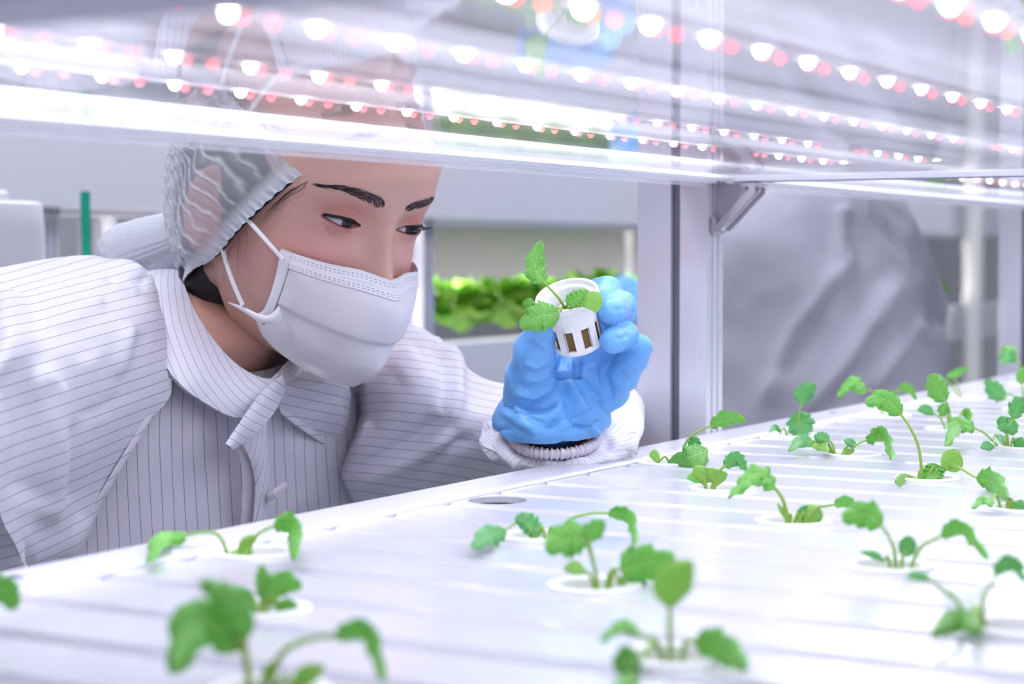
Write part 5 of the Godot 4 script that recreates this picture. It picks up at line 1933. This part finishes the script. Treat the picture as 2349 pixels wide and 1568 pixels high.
func surface_nets(list: Array, cell: float) -> MB:
	var lo := Vector3(1e9, 1e9, 1e9)
	var hi := -lo
	for q in list:
		for k in 2:
			var r := Vector3.ONE * (maxf(q[2], q[3]) + 0.01)
			lo = lo.min(q[k] - r); hi = hi.max(q[k] + r)
	var bs := 6
	var nb := Vector3i(((hi - lo) / (cell * bs)).ceil())
	var n := nb * bs + Vector3i.ONE
	var val := {}
	# only blocks that the surface may cross are sampled
	var blocks := []
	for bz in nb.z:
		for by in nb.y:
			for bx in nb.x:
				var c := lo + (Vector3(bx, by, bz) + Vector3.ONE * 0.5) * cell * bs
				if absf(bone_field(c, list)) < cell * bs * 1.05:
					var near := []
					for q in list:
						var a: Vector3 = q[0]
						var ab: Vector3 = q[1] - a
						var t := clampf((c - a).dot(ab) / ab.length_squared(), 0.0, 1.0)
						if c.distance_to(a + ab * t) - lerpf(q[2], q[3], t) < cell * bs * 1.3 + 0.012: near.append(q)
					blocks.append([Vector3i(bx, by, bz) * bs, near])
	var sy := n.x
	var sz := n.x * n.y
	for b in blocks:
		var o: Vector3i = b[0]
		for z in bs + 1:
			for y in bs + 1:
				for x in bs + 1:
					var id := (o.x + x) + (o.y + y) * sy + (o.z + z) * sz
					if not val.has(id):
						val[id] = bone_field(lo + Vector3(o.x + x, o.y + y, o.z + z) * cell, b[1])
	var mb := MB.new()
	var at := {}
	var corner := [0, 1, sy, sy + 1, sz, sz + 1, sz + sy, sz + sy + 1]
	var off := [Vector3(0, 0, 0), Vector3(1, 0, 0), Vector3(0, 1, 0), Vector3(1, 1, 0), Vector3(0, 0, 1), Vector3(1, 0, 1), Vector3(0, 1, 1), Vector3(1, 1, 1)]
	var edges := [[0, 1], [2, 3], [4, 5], [6, 7], [0, 2], [1, 3], [4, 6], [5, 7], [0, 4], [1, 5], [2, 6], [3, 7]]
	for b in blocks:
		var o: Vector3i = b[0]
		for z in bs:
			for y in bs:
				for x in bs:
					var id := (o.x + x) + (o.y + y) * sy + (o.z + z) * sz
					var v8 := []
					var neg := 0
					for c in corner:
						var f: float = val[id + c]
						v8.append(f)
						if f < 0.0: neg += 1
					if neg == 0 or neg == 8: continue
					var sum := Vector3.ZERO
					var cnt := 0
					for e in edges:
						var f0: float = v8[e[0]]
						var f1: float = v8[e[1]]
						if (f0 < 0.0) != (f1 < 0.0):
							sum += (off[e[0]] as Vector3).lerp(off[e[1]], f0 / (f0 - f1))
							cnt += 1
					at[id] = mb.vert(lo + (Vector3(o.x + x, o.y + y, o.z + z) + sum / cnt) * cell)
	for id in at:
		for ax in 3:
			var step: int = [1, sy, sz][ax]
			var u: int = [sy, sz, 1][ax]
			var w: int = [sz, 1, sy][ax]
			var f0: float = val[id]
			if not val.has(id + step): continue
			var f1: float = val[id + step]
			if (f0 < 0.0) == (f1 < 0.0): continue
			if not (at.has(id - u) and at.has(id - w) and at.has(id - u - w)): continue
			var a: int = at[id]
			var b2: int = at[id - u]
			var c2: int = at[id - u - w]
			var d2: int = at[id - w]
			if f0 < 0.0: mb.quad(a, d2, c2, b2)
			else: mb.quad(a, b2, c2, d2)
	return mb

func build_glove(w: Node3D) -> void:
	bones.clear()
	# palm and wrist
	bone([1266, 935, 1.330], [1285, 890, 1.322], 0.026, 0.028, 0.010)
	bone([1285, 930, 1.326], [1372, 838, 1.318], 0.026, 0.017, 0.010)
	bone([1300, 930, 1.330], [1398, 892, 1.318], 0.022, 0.0145, 0.010)
	bone([1280, 900, 1.330], [1330, 790, 1.322], 0.024, 0.016, 0.010)
	# ball of the thumb and the thumb
	bone([1230, 925, 1.318], [1220, 868, 1.300], 0.024, 0.0185, 0.009)
	bone([1222, 868, 1.300], [1226, 806, 1.276], 0.0165, 0.0135, 0.006)
	bone([1226, 806, 1.276], [1250, 752, 1.262], 0.0135, 0.0110, 0.004)
	# index, middle, ring and little finger: up behind the cup, then round it towards the viewer
	bone([1332, 790, 1.322], [1378, 672, 1.316], 0.0118, 0.0104, 0.005)
	bone([1378, 672, 1.316], [1392, 668, 1.290], 0.0104, 0.0098, 0.003)
	bone([1392, 668, 1.290], [1378, 690, 1.272], 0.0098, 0.0088, 0.003)
	bone([1356, 806, 1.324], [1424, 712, 1.312], 0.0118, 0.0108, 0.004)
	bone([1424, 712, 1.312], [1424, 700, 1.282], 0.0102, 0.0098, 0.002)
	bone([1424, 700, 1.282], [1400, 716, 1.256], 0.0098, 0.0090, 0.002)
	bone([1378, 836, 1.320], [1434, 778, 1.304], 0.0116, 0.0106, 0.004)
	bone([1434, 778, 1.304], [1430, 768, 1.276], 0.0100, 0.0096, 0.002)
	bone([1430, 768, 1.276], [1406, 781, 1.254], 0.0096, 0.0088, 0.002)
	bone([1396, 884, 1.316], [1428, 862, 1.302], 0.0122, 0.0108, 0.004)
	bone([1428, 862, 1.302], [1452, 824, 1.290], 0.0106, 0.0100, 0.003)
	bone([1452, 824, 1.290], [1468, 796, 1.282], 0.0098, 0.0086, 0.002)
	var mb := surface_nets(bones, 0.0013)
	# cuff of the glove: a loose open sleeve down over the wrist
	var e := func(cx: float, cy: float, z: float, ax: float, by: float, dz: float, tilt: float) -> Array:
		var o := []
		for k in 20:
			var a := TAU * k / 20
			o.append(P(cx + cos(a) * ax, cy + sin(a) * by + cos(a) * tilt, z - sin(a) * dz))
		return o
	var cuff := MB.new()
	cuff.grid(loft([e.call(1292, 868, 1.318, 84, 8, 0.026, 6), e.call(1282, 902, 1.320, 108, 14, 0.034, 4), e.call(1272, 938, 1.324, 124, 24, 0.040, 10), e.call(1264, 962, 1.330, 130, 38, 0.044, 4), e.call(1262, 974, 1.334, 127, 42, 0.043, -2)], 150, 60), true)
	crease(cuff, [
		[[[1296, 868], [1330, 920], [1352, 972], [1372, 1000]], 5, 0.0050], [[[1290, 880], [1308, 930], [1330, 985]], 9, -0.0040],
		[[[1180, 880], [1190, 940], [1240, 1000]], 8, 0.003], [[[1150, 940], [1200, 970], [1260, 990]], 6, 0.0028], [[[1170, 920], [1240, 940], [1290, 930]], 6, -0.003],
		[[[1210, 945], [1260, 960], [1300, 930]], 5, 0.003], [[[1290, 960], [1255, 985], [1220, 975]], 5, -0.0025], [[[1310, 985], [1350, 978], [1385, 960]], 5, -0.003]])
	ruffle(cuff, 0.0026, 22.0, 31)
	wrinkle(cuff, 0.0012, 24.0, 33)
	thicken(cuff, 0.0006)
	crease(mb, [
		[[[1218, 770], [1240, 790], [1258, 800]], 4, 0.0012], [[[1200, 830], [1230, 840], [1262, 824]], 4, 0.0016], [[[1195, 845], [1230, 856], [1265, 842]], 3.5, -0.0014], [[[1190, 862], [1230, 872], [1270, 856]], 4, 0.0018], [[[1182, 882], [1225, 894], [1272, 872]], 4.5, -0.0020], [[[1175, 900], [1225, 910], [1275, 888]], 5, 0.0022],
		[[[1290, 800], [1284, 850], [1292, 890]], 5, -0.0035], [[[1312, 812], [1306, 870], [1320, 930], [1345, 960]], 5, 0.0030], [[[1340, 820], [1335, 880], [1350, 940]], 6, -0.0026], [[[1360, 830], [1372, 880], [1392, 930]], 5, 0.0024], [[[1385, 850], [1398, 890], [1405, 930]], 5, -0.0020],
		[[[1415, 846], [1432, 862], [1440, 870]], 4, -0.0012], [[[1428, 834], [1446, 848], [1456, 850]], 3, -0.0010], [[[1400, 700], [1416, 712], [1440, 706]], 4, -0.0010], [[[1404, 770], [1424, 778], [1444, 766]], 4, -0.0010]])
	wrinkle(mb, 0.00045, 30.0, 41)
	mb.append(cuff)
	var g := add_mesh("glove", mb, M.nitrile, w)
	g.set_meta("label", "blue nitrile glove")

# ---------------------------------------------------------------- the rack across the aisle
var lettuce_proto: Node3D

func make_lettuce() -> Node3D:
	var o := Node3D.new()
	o.name = "lettuce"
	var at := W(3.1, 1.9, TRAY_Y)
	var r := RandomNumberGenerator.new()
	r.seed = 77
	for k in 20:
		var a := k * 2.39996
		var tier := k / 20.0
		var d := Vector3(cos(a), 0, sin(a))
		var reach := lerpf(0.105, 0.035, tier) * r.randf_range(0.9, 1.1)
		var h := lerpf(0.045, 0.105, tier)
		var sp := [at + d * 0.008 + Vector3(0, 0.004, 0), at + d * reach * 0.55 + Vector3(0, h * 0.75, 0), at + d * reach + Vector3(0, h * r.randf_range(0.85, 1.0), 0)]
		var mb := MB.new()
		var rows := []
		var uvs := []
		var side := d.cross(Vector3.UP)
		for j in 13:
			var t := j / 12.0
			var p := spline(sp, t)
			var row := PackedVector3Array()
			var uvr := PackedVector2Array()
			var hw := lerpf(0.062, 0.040, tier) * pow(maxf(sin(PI * (0.06 + 0.80 * t)), 0.0), 0.7)
			for q in 15:
				var v := q / 7.0 - 1.0
				var fr := sin(v * 9.0 + t * 8.0 + k) * 0.010 * (0.3 + 0.7 * t) * absf(v) + sin(v * 17.0 + k * 2.0 + t * 13.0) * 0.006 * t
				row.append(p + side * v * hw + Vector3.UP * (fr + absf(v) * 0.012) - d * v * v * 0.022 * (1.0 - tier) - at)
				uvr.append(Vector2(v * 0.5 + 0.5, t))
			rows.append(row); uvs.append(uvr)
		mb.grid(rows, false, false, uvs)
		part("leaf", mb.mesh(), M.lettuce_a if k % 3 else M.lettuce_b, o)
	return o

func build_back_rack() -> void:
	for q in [["lettuce_a", rgb8(122, 186, 52)], ["lettuce_b", rgb8(98, 168, 40)]]:
		var m := mat(q[0], Color.WHITE, 0.5)
		var im := leaf_image(2)
		m.albedo_texture = im
		m.albedo_color = Color(1.0, 1.0, 0.72) if q[0] == "lettuce_a" else Color(0.82, 0.95, 0.6)
		m.backlight_enabled = true; m.backlight = Color(0.5, 0.7, 0.15)
	mat("fascia", rgb8(234, 235, 243), 0.55)
	mat("back_panel", rgb8(122, 121, 125), 0.75)
	mat("tank_white", rgb8(244, 244, 248), 0.5)
	mat("hose_green", rgb8(0, 172, 142), 0.45)
	mat("pipe_white", rgb8(226, 224, 224), 0.4)
	mat("pump_dark", rgb8(52, 52, 56), 0.6)
	var P0 := 1.70
	var r := thing("grow_rack", "second aluminium growing rack with lettuce trays across the aisle", "rack", Vector3.ZERO, RACK_TURN)
	for s in [0.70, 1.79, 2.668, 3.73, 4.79, 5.85]:
		rack_post(s, P0 + 0.03, r, 0.0, 2.3)
		rack_post(s, P0 + 0.72, r, 0.0, 2.3)
	for tier in [CAM_Y - 0.145, CAM_Y - 0.43, CAM_Y - 0.80]:
		part("tray_fascia", box(Vector3(5.6, 0.105, 0.012), Vector3(3.3, tier - 0.055, -P0 + 0.008), 0.002).mesh(false), M.fascia, r)
		part("shelf", box(Vector3(5.6, 0.02, 0.70), Vector3(3.3, tier - 0.07, -P0 - 0.36), 0.002).mesh(false), M.white_metal, r)
	for y in [CAM_Y + 0.059, CAM_Y + 0.52]:
		part("upper_fascia", box(Vector3(5.6, 0.10, 0.012), Vector3(3.3, y + 0.05, -P0 + 0.008), 0.002).mesh(false), M.fascia, r)
		part("shelf", box(Vector3(5.6, 0.02, 0.70), Vector3(3.3, y + 0.03, -P0 - 0.36), 0.002).mesh(false), M.white_metal, r)
	for y in [CAM_Y + 0.062]:
		part("cover_rail", box(Vector3(5.6, 0.010, 0.014), Vector3(3.3, y - 0.008, -P0 - 0.006), 0.002).mesh(false), M.rail_white, r)
	for q in [[3.76, 4.76], [4.82, 5.82]]:
		for y in [[CAM_Y - 0.14, CAM_Y + 0.07], [CAM_Y - 0.42, CAM_Y - 0.21]]:
			part("back_panel", box(Vector3(q[1] - q[0], y[1] - y[0], 0.008), Vector3((q[0] + q[1]) / 2, (y[0] + y[1]) / 2, -P0 - 0.70), 0.001).mesh(false), M.back_panel, r)
	# lamp strips over the lettuce
	for q in [[2.70, 1.0, CAM_Y + 0.062], [3.76, 1.0, CAM_Y + 0.062], [4.82, 1.0, CAM_Y + 0.062], [2.70, 1.0, CAM_Y - 0.246], [3.76, 1.0, CAM_Y - 0.246], [1.82, 0.8, CAM_Y + 0.062]]:
		var l := thing("led_strip", "grow lamp strip over the lettuce across the aisle", "lamp strip", W(q[0] + q[1] / 2, P0 + 0.32, q[2] + 0.008), RACK_TURN, "lamp strips over the lettuce")
		part("board", box(Vector3(q[1], 0.006, 0.05), Vector3(0, 0.004, 0), 0.001).mesh(false), M.led_board, l)
		var g := part("diffuser", box(Vector3(q[1] - 0.02, 0.003, 0.04), Vector3(0, -0.001, 0), 0.0005).mesh(false), M.led_white_soft, l)
		var al := AreaLight3D.new()
		al.name = "strip_light"
		al.area_size = Vector2(q[1] - 0.02, 0.04)
		al.light_energy = 0.45
		al.light_color = Color(1.0, 0.97, 0.97)
		al.shadow_enabled = true
		al.area_range = 8.0
		al.rotation.x = -PI / 2
		al.position = Vector3(0, -0.004, 0)
		l.add_child(al)
	lettuce_proto = make_lettuce()
	var lr := RandomNumberGenerator.new()
	lr.seed = 9
	var rows := [[2.78, 3.70, P0 + 0.11, CAM_Y - 0.137], [2.86, 3.70, P0 + 0.30, CAM_Y - 0.137], [3.84, 4.80, P0 + 0.11, CAM_Y - 0.137], [3.92, 4.80, P0 + 0.30, CAM_Y - 0.137], [4.90, 5.70, P0 + 0.11, CAM_Y - 0.137], [2.80, 3.66, P0 + 0.12, CAM_Y - 0.42], [3.88, 4.72, P0 + 0.12, CAM_Y - 0.42], [3.96, 4.72, P0 + 0.30, CAM_Y - 0.42]]
	var n := 0
	for q in rows:
		var s: float = q[0]
		while s < q[1]:
			var o: Node3D = lettuce_proto.duplicate()
			o.name = fresh("lettuce")
			add_child(o)
			o.position = W(s, q[2], q[3] - 0.006)
			o.rotation.y = lr.randf() * TAU
			var k := lr.randf_range(0.86, 1.08)
			o.scale = Vector3(k, k * lr.randf_range(0.85, 1.0), k)
			tag(o, "head of green lettuce on the %s tray across the aisle" % ("upper" if q[3] > CAM_Y - 0.3 else "lower"), "lettuce", "lettuce heads on the %s tray across the aisle" % ("upper" if q[3] > CAM_Y - 0.3 else "lower"))
			s += 0.172
			n += 1
	lettuce_proto.free()
	# beside the aisle: a white tank, a green hose, pipes
	var tk := thing("water_tank", "tall white plastic tank standing before the second rack", "tank", W(1.41, 1.52, 0.0), RACK_TURN)
	var tb := MB.new()
	var tr := []
	for q in [[0.0, 0.115], [0.01, 0.12], [0.9, 0.125], [1.278, 0.118], [1.302, 0.117], [1.306, 0.112], [1.306, 0.06], [1.306, 0.001]]:
		var ring := []
		for k in 24:
			var a := TAU * k / 24
			ring.append(Vector3(signf(cos(a)) * pow(absf(cos(a)), 0.35) * q[1], q[0], signf(sin(a)) * pow(absf(sin(a)), 0.35) * q[1] * 0.7))
		tr.append(resample(ring, 64, true))
	tb.grid(tr, true)
	part("tank_shell", tb.mesh(), M.tank_white, tk)
	part("tank_lid", box(Vector3(0.16, 0.012, 0.10), Vector3(0, 1.312, 0), 0.004).mesh(false), M.pipe_white, tk)
	var hs := MB.new()
	var h0 := B(196, 496, 1.62)
	hs = tube(resample([h0 + Vector3(0, 0.03, 0), h0, B(198, 560, 1.62), B(200, 700, 1.62), B(205, 1100, 1.66)], 30), [0.0062, 0.0055], 10)
	var ho := part("green_hose", hs.mesh(), M.hose_green, self)
	tag(ho, "bright green hose hanging in front of the second rack", "hose")
	for q in [[3.83, 0.020, "pipe"], [5.5, 0.026, "pipe"]]:
		var pp := thing("drain_pipe", "white upright drain pipe in front of the second rack, %s" % ("with a valve" if q[0] < 4.0 else "without a valve"), "pipe", W(q[0], P0 - 0.075, 0.0), RACK_TURN)
		part("pipe", tube(resample([Vector3(0, 0.0, 0), Vector3(0, 1.0, 0), Vector3(0, 2.2, 0)], 6), [q[1]], 14).mesh(), M.pipe_white, pp)
		if q[0] < 4.0:
			part("valve", lathe([[0.0, 1.20], [0.035, 1.20], [0.04, 1.215], [0.04, 1.245], [0.035, 1.26], [0.0, 1.26]], 18).mesh(), M.pump_dark, pp)

# ---------------------------------------------------------------- the co-worker
func build_coworker() -> void:
	var keep := wbase
	wbase = W(2.52, 0.98, 0.0)
	mat("gown_grey", rgb8(186, 186, 197), 0.9)
	var w := thing("person", "person in a grey gown seen from behind, bending towards the lettuce", "person", wbase)
	var ring := func(s: float, p: float, y: float, a: float, b: float, deg: float) -> Array:
		var th := deg_to_rad(deg)
		var front := PDIR * cos(th) - Vector3.UP * sin(th)
		var o := []
		for k in 16:
			var f := TAU * k / 16
			var cx := cos(f)
			var sx := sin(f)
			o.append(W(s, p, y) + SDIR * a * signf(cx) * pow(absf(cx), 0.8) + front * b * signf(sx) * pow(absf(sx), 0.8))
		return o
	var hb := Basis(-SDIR, Vector3.UP, PDIR) * Basis(Vector3.RIGHT, 0.35)
	var ht := Transform3D(hb, W(2.53, 1.12, 1.46))
	var tint := rgb8(206, 154, 136).srgb_to_linear()
	var body := moved(build_head_mesh(), ht)
	body.append(moved(ear_mesh(-1.0), ht)); body.append(moved(ear_mesh(1.0), ht))
	tube_loft(body, [ellipse_ring(ht * Vector3(0, -0.02, -0.02), hb.x * 0.052, hb.z * 0.054), ellipse_ring(W(2.53, 1.04, 1.36), SDIR * 0.055, PDIR * 0.055), ellipse_ring(W(2.52, 1.0, 1.28), SDIR * 0.12, PDIR * 0.07), ellipse_ring(W(2.52, 0.97, 1.0), SDIR * 0.15, PDIR * 0.09), ellipse_ring(W(2.52, 0.97, 0.8), SDIR * 0.15, PDIR * 0.1)], 24, 30, tint)
	tube_loft(body, [ellipse_ring(W(2.40, 1.02, 1.25), Vector3.UP * 0.045, PDIR * 0.04), ellipse_ring(B(1752, 800, 1.05), Vector3.UP * 0.036, SDIR * 0.036), ellipse_ring(B(1500, 725, 1.36), Vector3.UP * 0.026, SDIR * 0.026)], 16, 24, tint)
	add_mesh("body", body, M.skin, w)
	var hood := build_cap(net_edge(), 120, 40, -0.002, true, true)
	add_mesh("hair_net", moved(hood, ht), M.mask_cloth, w)
	var gown := MB.new()
	gown.grid(loft([ring.call(2.52, 0.96, 0.42, 0.235, 0.20, 0), ring.call(2.52, 0.95, 0.75, 0.215, 0.175, 0), ring.call(2.52, 0.945, 0.98, 0.200, 0.160, 4), ring.call(2.52, 0.955, 1.14, 0.205, 0.150, 10), ring.call(2.53, 0.985, 1.25, 0.215, 0.135, 20), ring.call(2.535, 1.005, 1.315, 0.185, 0.110, 24), ring.call(2.53, 1.03, 1.345, 0.085, 0.075, 30), ring.call(2.53, 1.04, 1.36, 0.062, 0.060, 30)], 130, 110), true)
	crease(gown, [[[[1960, 560], [1880, 700], [1800, 830], [1750, 940]], 17, 0.016], [[[1930, 640], [1860, 760], [1790, 880]], 15, -0.016], [[[2080, 620], [1990, 760], [1900, 880], [1840, 950]], 20, 0.014], [[[2040, 740], [1960, 840], [1880, 950]], 15, -0.015], [[[2120, 720], [2060, 800], [1980, 900]], 17, 0.011], [[[1930, 470], [1925, 540], [1920, 600]], 12, 0.008], [[[2140, 520], [2160, 640], [2150, 760]], 18, -0.010]])
	ruffle(gown, 0.010, 6.0, 51)
	add_mesh("gown", gown, M.gown_grey, w)
	var sl := MB.new()
	var up := Vector3.UP
	sl.grid(loft([
		ellipse_ring(B(1880, 540, 1.0), up * 0.085, SDIR * 0.05), ellipse_ring(B(1835, 590, 1.0), up * 0.085 + SDIR * 0.03, SDIR * 0.065), ellipse_ring(B(1790, 680, 1.01), up * 0.07 + SDIR * 0.03, SDIR * 0.06 - up * 0.02),
		ellipse_ring(B(1752, 780, 1.04), up * 0.068, SDIR * 0.055 - PDIR * 0.03), ellipse_ring(B(1690, 800, 1.12), up * 0.066, SDIR * 0.055), ellipse_ring(B(1590, 765, 1.25), up * 0.056, SDIR * 0.05), ellipse_ring(B(1510, 730, 1.34), up * 0.042, SDIR * 0.04), ellipse_ring(B(1490, 722, 1.37), up * 0.03, SDIR * 0.03)], 70, 70), true)
	crease(sl, [[[[1780, 640], [1745, 740], [1740, 800]], 14, -0.012], [[[1760, 800], [1735, 850], [1690, 860]], 10, 0.008]])
	ruffle(sl, 0.008, 8.0, 57)
	add_mesh("sleeve", sl, M.gown_grey, w)
	var sr := MB.new()
	sr.grid(loft([ellipse_ring(W(2.66, 1.0, 1.27), up * 0.075, PDIR * 0.06), ellipse_ring(W(2.73, 1.04, 1.19), up * 0.06, PDIR * 0.06), ellipse_ring(W(2.755, 1.10, 1.08), SDIR * 0.052, PDIR * 0.056), ellipse_ring(W(2.75, 1.22, 1.02), up * 0.05, SDIR * 0.046), ellipse_ring(W(2.74, 1.38, 1.04), up * 0.036, SDIR * 0.034)], 50, 50), true)
	ruffle(sr, 0.006, 9.0, 61)
	add_mesh("sleeve", sr, M.gown_grey, w)
	# blue gloves: the left one reaches into the lettuce
	bones.clear()
	bone([1492, 722, 3.36], [1450, 690, 3.46], 0.030, 0.036, 0.012)
	bone([1450, 690, 3.46], [1432, 668, 3.56], 0.034, 0.030, 0.012)
	for k in 4:
		bone([1440 - k * 8, 655 + k * 10, 3.55], [1418 - k * 3, 668 + k * 14, 3.62], 0.012, 0.011, 0.008)
		bone([1418 - k * 3, 668 + k * 14, 3.62], [1412, 700 + k * 12, 3.64], 0.011, 0.009, 0.006)
	bone([1462, 708, 3.46], [1446, 735, 3.54], 0.014, 0.010, 0.008)
	var lg := surface_nets(bones, 0.0045)
	add_mesh("glove", lg, M.nitrile, w)
	bones.clear()
	var hw := W(2.74, 1.40, 1.04)
	bones.append([hw, hw + PDIR * 0.05, 0.028, 0.030, 0.01])
	bones.append([hw + PDIR * 0.05, hw + PDIR * 0.09 - up * 0.01, 0.028, 0.024, 0.01])
	for k in 4:
		var f := hw + PDIR * 0.10 + up * (0.024 - k * 0.017)
		bones.append([f, f + PDIR * 0.035 - SDIR * 0.012, 0.010, 0.009, 0.006])
		bones.append([f + PDIR * 0.035 - SDIR * 0.012, f + PDIR * 0.045 - SDIR * 0.036, 0.009, 0.008, 0.004])
	bones.append([hw + PDIR * 0.04 + up * 0.02, hw + PDIR * 0.08 + up * 0.035 - SDIR * 0.03, 0.012, 0.009, 0.006])
	add_mesh("glove", surface_nets(bones, 0.0045), M.nitrile, w)
	for sg in [-1.0, 1.0]:
		var s0: float = 2.52 + sg * 0.10
		var leg := MB.new()
		leg.grid(loft([ellipse_ring(W(s0, 0.96, 0.8), SDIR * 0.09, PDIR * 0.10), ellipse_ring(W(s0, 0.95, 0.45), SDIR * 0.07, PDIR * 0.08), ellipse_ring(W(s0, 0.95, 0.08), SDIR * 0.058, PDIR * 0.062)], 24, 24), true)
		add_mesh("trouser_leg", leg, M.gown_grey, w)
		var shoe := MB.new()
		var srow := []
		for q in [[0.0, 0.048, 0.125], [0.02, 0.050, 0.128], [0.045, 0.046, 0.115], [0.075, 0.040, 0.075], [0.10, 0.036, 0.05]]:
			srow.append(resample(ellipse_ring(W(s0, 1.0 - (0.0 if q[0] < 0.05 else 0.035), q[0]), SDIR * q[1], PDIR * q[2]), 24, true))
		shoe.grid(srow, true)
		shoe.fan(W(s0, 1.0, 0.0), srow[0])
		add_mesh("shoe", shoe, M.shoe_white, w)
	wbase = keep
